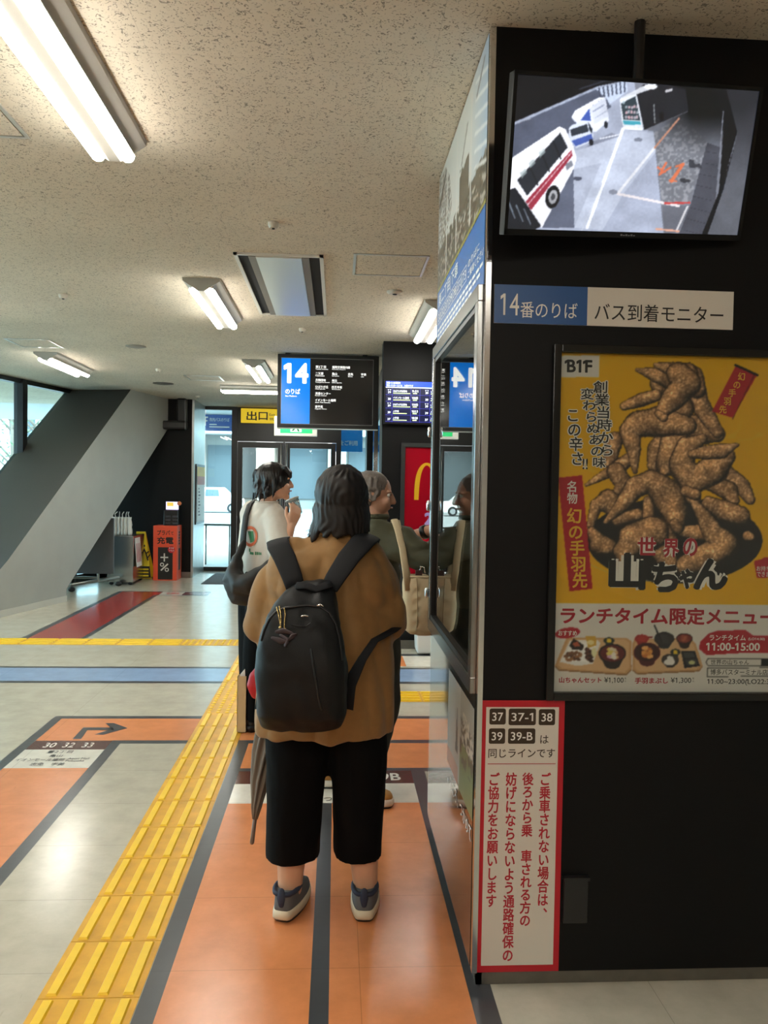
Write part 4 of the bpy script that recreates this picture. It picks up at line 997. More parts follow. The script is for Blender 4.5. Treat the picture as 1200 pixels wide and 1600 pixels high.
# --- left face of the pillar: photo board, blue guide, showcase, lower panel
FS = Frame((PX, PY1, 0), (0, -1, 0), (0, 0, 1))       # faces -X; u runs from the far corner to the near one
SLn = PY1 - PY0
ph = thing('photo_board', 'grey photo montage board along the top of the pillar side face', 'board', (PX, (PY0 + PY1) / 2, 2.39))
MB().box((PX - .004, PY0 + .036, 2.392), (PX + .012, PY1 - .022, CZ - .005)).build('backing', BLACKM, ph)
pr = Print(FS.shifted(.005), .022, 2.392, SLn - .024, CZ - .005, 120, 90)
pr.units(pr.U / SLn * 100, (pr.V - 2.392) / (CZ - 2.397) * 100); X, Y = pr.X, pr.Y
pr.C[:] = (206, 208, 204); pr.blend(np.clip((X - 72) / 28, 0, 1), (120, 160, 205), .6)
nb = vnoise(X, Y, 3.0, 11)
pr.blend(pr.inside([(0, 20), (0, 100), (18, 96), (30, 78), (36, 50), (20, 30)]) & (vnoise(X, Y, 1.2, 12) > .45), (96, 88, 78), .8)
pr.blend(Y < 34 + 10 * (nb - .5) + 24 * (X > 52) * (X < 70), (92, 88, 76)); pr.blend((Y < 30) & (nb > .6), (60, 56, 48), .7); pr.blend((Y < 28) & (vnoise(X, Y, 2.2, 14) > .72), (190, 186, 176), .8)
for x in (24, 47, 73): pr.line([(x, 6), (x, 92)], 1.6, (214, 212, 206))
for k in range(6): pr.line([(80, 92 - k * 11), (99, 80 - k * 11)], 2.2, (236, 238, 238), .8)
pr.line([(0, 1.5), (100, 1.5)], 2.5, (150, 150, 60)); pr.line([(6, 74), (18, 88)], 5, (70, 66, 60)); pr.line([(56, 62), (66, 80)], 3, (120, 116, 110), .7); pr.line([(82, 82), (92, 92)], 3, (80, 80, 84), .7)
pr.build('printed_sheet', printed('photo_print', .3, coat=.3), ph)

bg = thing('guide_board', 'blue bus guide board with white Japanese text on the pillar side above the showcase', 'sign', (PX, (PY0 + PY1) / 2, 2.15))
MB().box((PX - .004, PY0 + .036, 2.152), (PX + .012, PY1 - .022, 2.392)).build('plate', mat('guide_side_blue', (46, 108, 176), .3), bg)
f2 = FS.shifted(.004); w = MB(); V0, V1 = 2.152, 2.392
L_ = lambda s, a, b2, c, d, bold=.01: put(w, s, f2, a * SLn, V0 + c * (V1 - V0), b2 * SLn, V0 + d * (V1 - V0), .001, bold)
L_('東二丁目|下車', .06, .52, .66, .93, .012)
for i, s in enumerate(('30', '32', '37', '39', '39B', '37-1', '73')):
    a = .05 + i * .093; L_(s, a + .012, a + .072, .44, .58, .006)
    for (p, q_, r_, s_) in ((a, a + .086, .39, .40), (a, a + .086, .615, .625), (a, a + .004, .39, .625), (a + .082, a + .086, .39, .625)): rect(w, f2, p * SLn, V0 + r_ * (V1 - V0), q_ * SLn, V0 + s_ * (V1 - V0), .001)
L_('のりばに', .72, .90, .53, .64); L_('ご乗車ください', .72, .97, .38, .49)
for k, (c, b2) in enumerate(((.26, .97), (.17, .93), (.08, .80), (.015, .6))):
    n = 16 - k * 2
    for i in range(n):
        a = .05 + i * (b2 - .05) / n; rect(w, f2, a * SLn, V0 + c * (V1 - V0), (a + (b2 - .05) / n * .8) * SLn, V0 + (c + .045) * (V1 - V0), .001)
w.build('lettering', mat('sign_letter_white', (1, 1, 1)), bg)

sh = thing('showcase', 'glazed timetable showcase with black and steel frame in the pillar side', 'showcase', (PX, (PY0 + PY1) / 2, .9))
z0, z1 = .90, 2.15; ya, yb = PY0 + .03, PY1 - .022
w = MB(); fw = .05
w.box((PX - .022, ya, z1 - fw), (PX + .012, yb, z1)).box((PX - .022, ya, z0), (PX + .012, yb, z0 + fw)).box((PX - .022, ya, z0 + fw), (PX + .012, ya + fw, z1 - fw)).box((PX - .022, yb - fw, z0 + fw), (PX + .012, yb, z1 - fw))
w.build('outer_frame', mat('steel_dark', (150, 150, 148), .22, metal=1), sh, bevel=.002)
w = MB(); a = .018
for p, q_ in (((ya + fw, z1 - fw - a), (yb - fw, z1 - fw)), ((ya + fw, z0 + fw), (yb - fw, z0 + fw + a)), ((ya + fw, z0 + fw + a), (ya + fw + a, z1 - fw - a)), ((yb - fw - a, z0 + fw + a), (yb - fw, z1 - fw - a))): w.box((PX - .016, p[0], p[1]), (PX + .01, q_[0], q_[1]))
w.build('gasket', mat('gasket', (10, 10, 10), .4), sh)
MB().box((PX - .004, ya + fw, z0 + fw), (PX + .002, yb - fw, z1 - fw)).build('pane', glass('showcase_glass', (225, 230, 228), 1.55), sh)
for z in (1.78, 1.45, 1.06):
    MB().tube([(PX - .03, yb - .004, z - .016), (PX - .03, yb - .004, z + .016)], .008).build('hinge', CHROME, sh, smooth=True)
# what hangs inside the case
f_in = Frame((PX + .285, PY1, 0), (0, -1, 0), (0, 0, 1))
MB().box((PX + .29, PY0 + .03, .9), (PX + .30, PY1 - .03, 2.13)).build('back_board', mat('case_grey', (58, 58, 58), .6), sh)
for u, v0_, v1_, ww, lab in ((.66, 1.12, 1.9, .12, 'white notice with red lines inside the showcase nearest the camera'),):
    t = thing('timetable_sheet', lab, 'paper', f_in.P(u, v0_, .02))
    MB().prism([f_in.P(u, v0_, .02), f_in.P(u + ww, v0_, .02), f_in.P(u + ww, v1_, .02), f_in.P(u, v1_, .02)], f_in.n * .002).build('paper', mat('paper_white', (226, 226, 222), .6), t)
    w = MB(); c = MB()
    for k in range(14): rect(c if (u > .6 and k % 4 < 2) else w, f_in, u + .015, v1_ - .05 - k * (v1_ - v0_ - .08) / 14, u + ww * (.6 + .3 * ((k * 7) % 3) / 3), v1_ - .035 - k * (v1_ - v0_ - .08) / 14, .0235)
    w.build('print_lines', mat('print_grey', (110, 110, 120), .6), t)
    if c.v: c.build('red_lines', mat('letter_red', (1, 1, 1)), t)

lp = thing('lower_panel', 'shiny dark steel panel low on the pillar side reflecting the floor', 'panel', (PX, (PY0 + PY1) / 2, .045))
MB().box((PX - .004, PY0 + .036, .045), (PX + .012, PY1 - .022, .895)).build('plate', mat('mirror_dark', (120, 112, 106), .09, metal=.85, vary=.05, vscale=4), lp)
lpst = thing('side_poster', 'landscape photo poster with white Japanese text on the lower pillar side', 'poster', (PX - .004, 2.75, .45))
pr = Print(FS.shifted(.0055), SLn - .60, .50, SLn - .035, .85, 70, 50); pr.units((pr.U - SLn + .6) / .565 * 100, (pr.V - .5) / .35 * 100); X, Y = pr.X, pr.Y
pr.C[:] = (150, 150, 142); pr.blend(X < 50, (172, 172, 166)); pr.blend((X > 52) & (Y < 50), (112, 122, 78)); pr.blend((X > 52) & (Y < 72) & (Y > 30) & (vnoise(X, Y, 5, 4) > .45), (78, 66, 52)); pr.blend((X > 60) & (Y > 50) & (Y < 80) & (vnoise(X, Y, 3, 7) > .55), (196, 190, 176)); pr.poly([(34, 30), (40, 82), (44, 30)], (70, 74, 76)); pr.line([(51, 0), (51, 100)], 1.5, (190, 190, 184)); pr.blend((X < 46) & (Y < 18), (196, 110, 80), .5)
pr.build('printed_sheet', printed('photo_print_low', .3), lpst)
w = MB(); put(w, '、こころ、つかめて', FS, SLn - .58, .425, SLn - .05, .475, .006, .01); w.build('lettering', mat('sign_letter_white', (1, 1, 1)), lpst)
# ================================================================== THINGS FARTHER BACK
# hanging platform sign
Y = 8.4; hs = thing('platform_sign', 'black hanging sign with a white 14 on blue and a list of destinations', 'sign', (-.10, Y, 2.13))
FH = Frame((-.625, Y, 2.13), (1, 0, 0), (0, 0, 1)); W_, H_ = 1.045, .755
MB().box((-.625, Y, 2.13), (-.625 + W_, Y + .12, 2.13 + H_)).build('casing', mat('sign_case', (16, 16, 17), .35), hs, bevel=.004)
MB().box((-.55, Y + .03, 2.88), (-.5, Y + .09, CZ)).box((.25, Y + .03, 2.88), (.30, Y + .09, CZ)).build('hanger', BLACKM, hs)
MB().box((-.625, Y + .01, 2.124), (-.625 + W_, Y + .12, 2.13)).build('lower_rim', WHITEM, hs)
dsp = MB(); rect(dsp, FH, .04, .04, .985, .715, .002); D = dsp.build('display', mat('display_black', (14, 14, 14), .12, emit=(16, 15, 14), estr=.6), hs)
w = MB(); rect(w, FH, .04, .04, .335, .715, .003); w.build('blue_field', mat('sign_blue_lit', (0, 108, 200), .15, emit=(0, 110, 205), estr=.55), hs)
w = MB()
for a in ((.035, .035, .99, .041), (.035, .713, .99, .719), (.035, .035, .041, .719), (.984, .035, .99, .719)): rect(w, FH, *a, .0035)
w.build('display_rim', mat('rim_grey', (130, 130, 130), .3, metal=.6), hs)
w = MB(); put(w, '14', FH, .062, .455, .318, .665, .004, .035); put(w, 'のりば', FH, .082, .345, .235, .40, .004, .02); put(w, 'Bus Platform', FH, .084, .316, .20, .333, .004, .01)
rows = [('東2丁目', 'Totoku 2-chome', '福岡空港国内線', 'Fukuoka Airport', '', '', '', ''), ('二又瀬', 'Futamatase', '亀山', 'Kameyama', '志免', 'Shime', '宇美', 'Umi'), ('月隈団地', 'Tsukiguma Danchi', '桜丘', 'Sakuragaoka', '', '', '', ''),
        ('ひばりが丘', 'Hibarigaoka', '四王寺坂', 'Shiojizaka', '', '', '', ''), ('流通センター', 'Ryutsu Center', '', '', '', '', '', ''), ('イオンモール福岡', 'Aeon Mall Fukuoka', '', '', '', '', '', ''), ('東平尾', 'Higashi Hirao', '', '', '', '', '', '')]
for i, r in enumerate(rows):
    y = .618 - i * .0685
    for k, x in enumerate((.39, .56, .725, .86)):
        if r[2 * k]: put(w, r[2 * k], FH, x, y, x + .0265 * len(r[2 * k]), y + .027, .004, .012); put(w, r[2 * k + 1], FH, x, y - .016, x + .0092 * len(r[2 * k + 1]), y - .004, .004, .008)
w.build('lettering', mat('letter_lit', (235, 235, 232), .3, emit=(235, 235, 232), estr=.7), hs)

# departures screen on the black wall behind
Y = 7.6; ds = thing('departure_screen', 'blue lit departures screen on the black wall half hidden by the pillar', 'screen', (.80, Y, 2.12))
FD = Frame((.43, Y - .05, 2.12), (1, 0, 0), (0, 0, 1))
MB().box((.43, Y - .05, 2.12), (1.19, Y - .005, 2.535)).build('casing', mat('tv_black', (1, 1, 1)), ds, bevel=.004)
bl = MB(); rect(bl, FD, .014, .02, .746, .40, .001); bl.build('display', glow('screen_navy', (4, 8, 40), .8), ds)
w = MB(); rect(w, FD, .014, .348, .746, .40, .002); w.build('header', glow('screen_blue', (20, 60, 220), .9), ds)
w = MB(); rect(w, FD, .014, .340, .746, .348, .0024)
rw = MB(); gr = MB(); ln = MB()
put(w, '到着バス出発案内', FD, .02, .375, .15, .396, .003, .01); put(w, '博多バスターミナル　14番のりば', FD, .02, .353, .27, .371, .003, .01)
for i, (n, dst, t) in enumerate((('39', 'ひばりが丘団地', '9:51'), ('30', 'イオンモール福岡', '10:02'), ('39', 'ひばりが丘団地', '10:03'), ('39', '上宇美', '10:13'), ('37', '上宇美', '10:20'))):
    y = .336 - i * .0625
    for x0 in (0, .352):
        put(rw, n, FD, x0 + .035, y - .048, x0 + .062, y - .028, .002, .01); put(rw, dst, FD, x0 + .085, y - .036, x0 + .085 + .0185 * len(dst), y - .016, .002, .01); put(rw, t, FD, x0 + .262, y - .035, x0 + .318, y - .014, .002, .01)
        rect(gr, FD, x0 + .085, y - .05, x0 + .085 + (.16 if i < 3 else .13), y - .043, .002); rect(gr, FD, x0 + .27, y - .05, x0 + .308, y - .041, .002)
        if i in (0, 2): put(rw, 'V', FD, x0 + .032, y - .022, x0 + .045, y - .010, .002, .02); put(rw, 'V', FD, x0 + .052, y - .022, x0 + .065, y - .010, .002, .02)
    rect(ln, FD, .014, y - .0615, .746, y - .0598, .0015)
for x in (.075, .25, .335, .43): rect(ln, FD, x, .02, x + .0018, .34, .0015)
w.build('header_lettering', glow('screen_white', (220, 230, 255), .95), ds); rw.build('lettering', glow('screen_white', (1, 1, 1), 1), ds); gr.build('note_lines', glow('screen_green', (190, 220, 150), .8), ds); ln.build('grid_lines', glow('screen_line', (70, 70, 190), .8), ds)

# red restaurant board
mb_ = thing('red_advert_board', 'red advertising board with yellow arch behind the pillar on the black wall', 'advert', (.95, Y, .55))
FA = Frame((.60, Y - .03, .55), (1, 0, 0), (0, 0, 1)); aw, ah = .86, 1.40
w = MB()
for a, b2 in (((.60, .55), (.64, 1.95)), ((1.42, .55), (1.46, 1.95)), ((.64, .55), (1.42, .59)), ((.64, 1.91), (1.42, 1.95))): w.box((a[0], Y - .045, a[1]), (b2[0], Y, b2[1]))
w.build('frame', mat('frame_dull', (58, 60, 60), .35, metal=.5), mb_)
w = MB(); rect(w, FA, .04, .04, .82, 1.36, .0); w.build('sheet', mat('board_red', (178, 10, 34), .25), mb_)
w = MB(); pts = []
cx0 = FA.uv(667, 723)[0]; top = FA.uv(667, 723)[1]; bot = FA.uv(651, 781)[1]; hw = (cx0 - FA.uv(647, 781)[0])
def archm(cx):
    out, inn = [], []
    for k in range(25):
        t = math.pi * k / 24; s = math.sin(t) ** .62; out.append((cx - hw * math.cos(t), bot + (top - bot) * s))
        inn.append((cx - (hw - .042) * math.cos(t) * (1 - .12 * s), bot + (top - bot - .026) * s))
    vs = [FA.P(*p, .001) for p in out + inn]; n = 25; w.add(vs, [(i, i + 1, n + i + 1, n + i) for i in range(24)])
archm(cx0); archm(cx0 + 2 * hw - .04)
w.build('logo', mat('logo_yellow', (246, 186, 40), .3), mb_)
w = MB(); put(w, '2', FA, *FA.uv(663, 820), *FA.uv(676, 801), .001, .05); w.build('numeral', mat('pale_violet', (206, 176, 240), .3), mb_)
MB().box((.635, Y - .046, .585), (1.425, Y - .043, 1.915)).build('cover_glass', glass('poster_glass', (1, 1, 1)), mb_)

wb = thing('white_box', 'small pale plastic bin against the black wall behind the tote bag', 'bin', (.86, 7.42, 0))
MB().loft([[(.74 + d, 7.28 + d, z), (1.02 - d, 7.28 + d, z), (1.02 - d, 7.56, z), (.74 + d, 7.56, z)] for z, d in ((0.01, .02), (.4, 0))]).build('body', mat('bin_pale', (206, 204, 198), .5), wb, bevel=.015)
MB().box((.735, 7.275, .4), (1.025, 7.565, .43)).build('lid', mat('bin_pale', (1, 1, 1)), wb, bevel=.01)

# exit signs over the doors
ex = thing('exit_sign', 'yellow exit sign with black Japanese letters above the glass doors', 'sign', (-1.35, 14.36, 2.60))
FX = Frame((-1.70, 14.34, 2.62), (1, 0, 0), (0, 0, 1))
MB().box((-1.70, 14.34, 2.62), (-.6, 14.38, 2.875)).build('plate', mat('exit_yellow', (232, 204, 40), .4, emit=(235, 200, 40), estr=.28), ex, bevel=.01)
w = MB(); put(w, '出', FX, .10, .045, .28, .205, .002, .02); put(w, '口', FX, .31, .055, .47, .195, .002, .02); put(w, 'Exit', FX, .50, .13, .60, .175, .002, .005); put(w, '筑紫口', FX, .50, .05, .74, .10, .002, .005); put(w, '〉', FX, .78, .05, .84, .20, .002, .02)
w.build('lettering', INK, ex)
em = thing('emergency_exit_sign', 'small green and white running man sign hanging under the 14 sign', 'sign', (-.77, 12.0, 2.35))
FE = Frame((-.93, 11.97, 2.262), (1, 0, 0), (0, 0, 1))
MB().box((-.93, 11.97, 2.262), (-.30, 12.03, 2.55)).build('case', WHITEM, em, bevel=.006); MB().tube([(-.6, 12, 2.55), (-.6, 12, CZ)], .012).build('hanger', WHITEM, em)
w = MB(); rect(w, FE, .09, .04, .56, .26, .001); w.build('green_panel', glow('exit_green', (20, 170, 90), .8), em)
w = MB(); rect(w, FE, .24, .06, .40, .24, .002); w.build('doorway', glow('exit_white', (235, 245, 240), 1.1), em)
w = MB(); w.add([FE.P(.30 + .02 * math.cos(a), .21 + .02 * math.sin(a), .003) for a in [k * .6283 for k in range(10)]], [tuple(range(10))])
for q in (((.27, .19), (.33, .19), (.35, .12), (.31, .12)), ((.31, .13), (.34, .13), (.38, .07), (.35, .06)), ((.31, .13), (.33, .12), (.28, .07), (.25, .08)), ((.28, .19), (.24, .14), (.26, .13), (.30, .17))): w.add([FE.P(*p, .003) for p in q], [(0, 1, 2, 3)])
w.build('running_figure', mat('exit_figure', (20, 120, 70), .5), em)

# narrow poster on the steel return
np_ = thing('narrow_poster', 'narrow white poster with yellow top on the steel return left of the doors', 'poster', (-2.32, 13.85, .93))
FN = Frame((-2.325, 13.5, .9), (0, 1, 0), (0, 0, 1)); FN = Frame((-2.325, 13.5, .88), (0, 1, 0), (0, 0, 1))
MB().box((-2.325, 13.45, .86), (-2.305, 14.3, 1.86)).build('frame', BLACKM, np_)
MB().box((-2.306, 13.5, .90), (-2.300, 14.25, 1.82)).build('sheet', mat('poster_pale', (214, 218, 214), .5), np_)
MB().box((-2.3005, 13.5, 1.66), (-2.298, 14.25, 1.82)).build('yellow_band', mat('band_yellow', (226, 190, 70), .5), np_); MB().box((-2.3005, 13.5, 1.52), (-2.298, 14.25, 1.66)).build('red_band', mat('band_red', (200, 120, 100), .5), np_)
w = MB()
for i in range(9): w.box((-2.3005, 13.62, 1.44 - i * .055), (-2.298, 13.62 + .08 + .05 * (i % 3), 1.465 - i * .055))
w.build('print_lines', mat('print_grey', (1, 1, 1)), np_)
# duct elbow under the ceiling
dt = thing('wall_duct', 'black square duct elbow at the top of the black left wall', 'duct', (-2.7, 13.2, 2.4))
MB().box((-2.58, 13.12, 2.52), (-2.42, 13.3, CZ)).box((-2.84, 13.12, 2.40), (-2.42, 13.3, 2.54)).build('body', mat('duct_black', (24, 24, 25), .4), dt, bevel=.03)

# entrance mats
for a, b2, lab in (((-2.05, 12.45), (-1.25, 13.95), 'dark grey entrance mat in front of the left glass door'), ((-1.2, 12.45), (-.35, 13.95), 'dark grey entrance mat in front of the right glass door')):
    tag(MB().box((*a, 0), (*b2, .008)).build('entrance_mat', mat('mat_grey', (84, 88, 92), .8, vary=.3, vscale=60)), lab, 'mat', 'mats at the doors')

# white board on castors behind the brace
wbd = thing('display_panel', 'grey panel on a castor stand half hidden behind the leaning brace', 'panel', (-3.5, 11.7, 0))
MB().box((-4.3, 11.75, .22), (-3.18, 11.79, 1.02)).build('board', mat('panel_grey', (78, 80, 82), .45), wbd, bevel=.004)
MB().tube([(-3.66, 11.42, .10), (-3.2, 12.1, .13)], .022).tube([(-4.2, 11.42, .10), (-4.2, 12.1, .13)], .022).tube([(-4.2, 11.77, .16), (-3.4, 11.77, .16)], .018).tube([(-3.4, 11.77, .12), (-3.4, 11.77, .3)], .018).tube([(-4.2, 11.77, .12), (-4.2, 11.77, .3)], .018).build('stand', STEEL, wbd, smooth=True)
for x, y in ((-3.66, 11.42), (-3.2, 12.1), (-4.2, 11.42), (-4.2, 12.1)):
    MB().tube([(x - .012, y, .036), (x + .012, y, .036)], .036, 14).build('castor', mat('rubber', (22, 22, 22), .5), wbd, smooth=True)

# steel bin for wet-umbrella sleeves
bn = thing('umbrella_bag_stand', 'square stainless umbrella bag stand in front of the black left wall', 'stand', (-3.2, 12.5, 0))
x0, x1, y0, y1 = -3.40, -3.02, 12.22, 12.92
MB().box((x0, y0, .045), (x1, y1, .735)).build('body', mat('stainless_bin', (196, 194, 190), .22, metal=1, vary=.06, vscale=3), bn, bevel=.006)
for x, y in ((x0 + .05, y0 + .05), (x1 - .05, y0 + .05), (x0 + .05, y1 - .05), (x1 - .05, y1 - .05)): MB().tube([(x - .01, y, .022), (x + .01, y, .022)], .022, 12).build('castor', mat('rubber', (1, 1, 1)), bn, smooth=True)
w = MB().prism([(x1 + .002, 12.30, .70), (x1 + .002, 12.62, .70), (x1 + .03, 12.64, .26), (x1 + .03, 12.32, .26)], (.004, 0, 0)); w.build('notice', mat('paper_white', (1, 1, 1)), bn)
w = MB()
for i in range(3):
    y = 12.36 + i * .09; w.prism([(x1 + .0075, y, .64), (x1 + .0075, y + .035, .64), (x1 + .031, y + .035, .33), (x1 + .031, y, .33)], (.002, 0, 0))
w.build('red_lettering', mat('letter_red', (1, 1, 1)), bn)
CLEAR = glass('clear_plastic', (236, 240, 240), 1.35, .05)
BAGW = mat('bag_film', (232, 232, 226), .35, sheen=.2)
for k in range(6):
    x = -3.365 + k * .050; r = random.Random(k)
    t = tag(thing('umbrella_bag', 'white plastic umbrella sleeve hung in the bunch on the steel stand', 'bag', (x, 12.4, .74), 'umbrella sleeves on the stand'))
    w = MB(); rings = []
    for j in range(8):
        z = .74 + j * .27 / 7; d = .040 * (1 if j < 6 else .86) * (1 + .05 * r.uniform(-1, 1)); a = r.uniform(-.006, .006)
        rings.append([(x + a + d * math.cos(q) * .7, 12.32 + d * 1.9 * (1 + math.sin(q)), z) for q in [2 * math.pi * i / 10 for i in range(10)]])
    w.loft(rings); w.build('sleeve', BAGW, t, smooth=True)
    MB().tube([(x, 12.36, 1.0), (x + .012 * r.uniform(-1, 1), 12.34, 1.06), (x + .02 * r.uniform(-1, 1), 12.38, 1.09)], .006, 6).build('tag_end', BAGW, t)
# wet-floor board
wf = thing('wet_floor_sign', 'yellow and black folding floor sign leaning behind the steel stand', 'sign', (-3.0, 13.0, 0))
P = [(-3.16, 12.98, .76), (-3.02, 12.98, .76), (-2.90, 12.90, .02), (-3.13, 12.90, .02)]
MB().prism(P, (0, .02, 0)).build('front_board', mat('warn_yellow', (226, 200, 30), .4), wf); MB().prism([(a, b2 + .26 * (1 - c / .8), c) for a, b2, c in P], (0, .02, 0)).build('rear_board', mat('warn_yellow', (1, 1, 1)), wf)
w = MB(); w.prism([(-3.10, 12.885, .22), (-2.93, 12.885, .22), (-2.905, 12.878, .04), (-3.10, 12.878, .04)], (0, .012, 0)); w.build('black_band', mat('warn_black', (24, 22, 20), .5), wf)
w = MB()
for i in range(3): w.box((-3.07, 12.870, .06 + i * .05), (-2.94, 12.876, .085 + i * .05))
w.build('warning_lines', mat('warn_yellow', (1, 1, 1)), wf)
w = MB(); w.tube([(-3.03, 12.925, .50), (-2.99, 12.915, .42), (-2.96, 12.905, .32)], .012, 6).tube([(-2.99, 12.91, .42), (-2.95, 12.91, .45)], .010, 6).tube([(-2.97, 12.905, .34), (-2.93, 12.905, .40)], .010, 6).ball((-3.03, 12.925, .54), .022, 10); w.build('slipping_figure', mat('warn_black', (1, 1, 1)), wf)

# orange charger stand and the unit on it
oc = thing('charger_stand', 'orange advertising cabinet with plus and percent marks against the black left wall', 'cabinet', (-2.65, 13.0, 0))
x0, x1, y0, y1, h = -2.87, -2.50, 12.87, 13.25, .865
ORG = mat('cabinet_orange', (232, 84, 52), .4)
MB().box((x0, y0, 0), (x1, y1, h)).build('body', ORG, oc, bevel=.004)
FO = Frame((x0, y0, 0), (1, 0, 0), (0, 0, 1))
w = MB(); put(w, 'プラパ', FO, .06, .715, .26, .795, .001, .03); put(w, 'て', FO, .27, .72, .315, .77, .001, .02); put(w, '充電', FO, .06, .575, .315, .69, .001, .03); w.build('lettering', INK, oc)
w = MB(); rect(w, FO, .075, .015, .305, .525, .001); w.build('picture_of_charger', mat('charger_black', (24, 22, 22), .4), oc)
w = MB(); rect(w, FO, .115, .355, .235, .375, .002); rect(w, FO, .165, .30, .185, .43, .002)
w.add([FO.P(x, y, .002) for x, y in ((.115, .255), (.135, .27), (.24, .165), (.22, .15))], [(0, 1, 2, 3)])
def ring(cx, cy, r, t):
    n = 18; vs = [FO.P(cx + (r if k % 2 == 0 else r - t) * math.cos(2 * math.pi * (k // 2) / n), cy + (r if k % 2 == 0 else r - t) * math.sin(2 * math.pi * (k // 2) / n), .002) for k in range(2 * n)]
    w.add(vs, [(2 * i, 2 * ((i + 1) % n), 2 * ((i + 1) % n) + 1, 2 * i + 1) for i in range(n)])
w.v = w.v[:-4]; w.f = w.f[:-1]; w.m = w.m[:-1]
w.add([FO.P(x, y, .002) for x, y in ((.115, .165), (.132, .15), (.24, .255), (.222, .27))], [(0, 1, 2, 3)])
ring(.215, .17, .032, .014); ring(.14, .25, .032, .014); w.build('plus_percent', mat('sign_letter_white', (1, 1, 1)), oc)
w = MB(); w.add([FO.P(.285 + .055 * math.cos(a), .49 + .055 * math.sin(a), .0025) for a in [2 * math.pi * k / 20 for k in range(20)]], [tuple(range(20))]); w.build('red_badge', mat('badge_red', (196, 24, 44), .4), oc)
w = MB(); put(w, 'そうだ', FO, .245, .50, .325, .525, .004, .02); put(w, 'プラパ', FO, .245, .46, .325, .485, .004, .02); w.build('badge_lettering', mat('sign_letter_white', (1, 1, 1)), oc)
w = MB(); FO2 = Frame((x1, y0, 0), (0, 1, 0), (0, 0, 1)); rect(w, FO2, .12, .15, .28, .5, .001)
for i in range(5): rect(w, FO2, .12, .56 + i * .045, .24, .59 + i * .045, .001)
w.build('side_print', INK, oc)
cu = thing('charger_unit', 'black charger unit with a small bright screen on the orange cabinet', 'charger', (-2.62, 13.05, .865))
MB().box((-2.73, 12.95, .865), (-2.51, 13.15, 1.11)).build('body', mat('unit_black', (26, 26, 30), .25), cu, bevel=.008)
MB().box((-2.715, 13.04, 1.11), (-2.51, 13.07, 1.245)).build('screen_case', mat('unit_black', (1, 1, 1)), cu)
FU = Frame((-2.715, 13.04, 1.11), (1, 0, 0), (0, 0, 1)); w = MB(); rect(w, FU, .004, .006, .201, .13, .001); w.build('screen', glow('unit_screen', (200, 190, 230), .9), cu)
w = MB(); rect(w, FU, .02, .06, .12, .12, .002); w.build('screen_picture', glow('unit_orange', (220, 150, 60), .8), cu)
w = MB()
for i in range(2):
    for j in range(3): w.box((-2.70 + i * .11, 12.945, .885 + j * .055), (-2.62 + i * .11, 12.95, .915 + j * .055))
w.build('slots', mat('slot_grey', (52, 52, 58), .3), cu)
MB().ball((-2.50, 13.03, 1.215), (.035, .012, .035), 14).build('round_badge', mat('badge_orange', (214, 120, 70), .4), cu, smooth=True)
# ================================================================== PEOPLE
from mathutils.bvhtree import BVHTree
UP = Vector((0, 0, 1))
class Surf:
    """a built skin one can lay things on"""
    def __init__(s, mb): s.t = BVHTree.FromPolygons([Vector(p) for p in mb.v], mb.f)
    def at(s, x, y, off=.002):
        d = Vector(ray(x, y)).normalized(); loc, nr, _, _ = s.t.ray_cast(Vector(E0), d)
        if loc is None: return None
        if nr.dot(d) > 0: nr = -nr
        return loc + nr * off
    def patch(s, mb, pts, off=.003):
        P = [s.at(x, y, off) for x, y in pts]
        if all(p is not None for p in P): mb.add(P, [tuple(range(len(P)))])
def fold_fn(amp, sx, sy, sz, seed=0.0, amp2=0.0):
    def fn(c, n):
        d = amp * noise.noise(Vector((c.x * sx + seed, c.y * sy, c.z * sz))) 
        if amp2: d += amp2 * abs(noise.noise(Vector((c.x * sx * 2.6, c.y * sy * 2.6 + seed, c.z * sz * 2.6)))) 
        return c + n * d
    return fn
def ell_ring(cx, cy, z, hw, hd, r=Vector((1, 0, 0)), f=Vector((0, 1, 0)), n=28, p=2.3):
    out = []
    for k in range(n):
        a = 2 * math.pi * k / n; c, s = math.cos(a), math.sin(a)
        u = math.copysign(abs(c) ** (2 / p), c) * hw; v = math.copysign(abs(s) ** (2 / p), s) * hd
        q = Vector((cx, cy, z)) + r * u + f * v; out.append(q)
    return out

def hand(mb, w, d, n, s, curl=.5, size=1.0, spread=.12):
    """palm, four fingers of unequal length and a thumb; d to the fingers, n out of the palm, s to the thumb's side"""
    d, n, s = Vector(d).normalized(), Vector(n).normalized(), Vector(s).normalized(); w = Vector(w)
    lens = (.92, 1.0, .95, .76)
    for i in range(4):
        off = s * (.030 - .0195 * i) * size; k = w + off + d * (.082 - .004 * abs(i - 1)) * size
        mb.tube([w + off * .55 + d * .008, k], [.014 * size, .0125 * size], 8)
        dd = (d + s * spread * (1 - i * .7) * .5).normalized(); p = k; pts = [p]; ang = 0
        for L_ in (.042, .026, .020):
            ang += curl; v = dd * math.cos(ang) + n * math.sin(ang); p = p + v * L_ * lens[i] * size; pts.append(p)
        mb.tube(pts, [.0098 * size, .0092 * size, .0085 * size, .0072 * size], 8)
    t0 = w + s * .022 * size + d * .022 * size; t1 = t0 + (s * .6 + d * .75 + n * .35).normalized() * .044 * size
    t2 = t1 + (s * .15 + d * .8 + n * .6 * (curl + .2)).normalized() * .032 * size; t3 = t2 + (d * .8 + n * .7 * (curl + .2) - s * .15).normalized() * .024 * size
    mb.tube([t0, t1, t2, t3], [.015 * size, .0118 * size, .0105 * size, .0085 * size], 8)

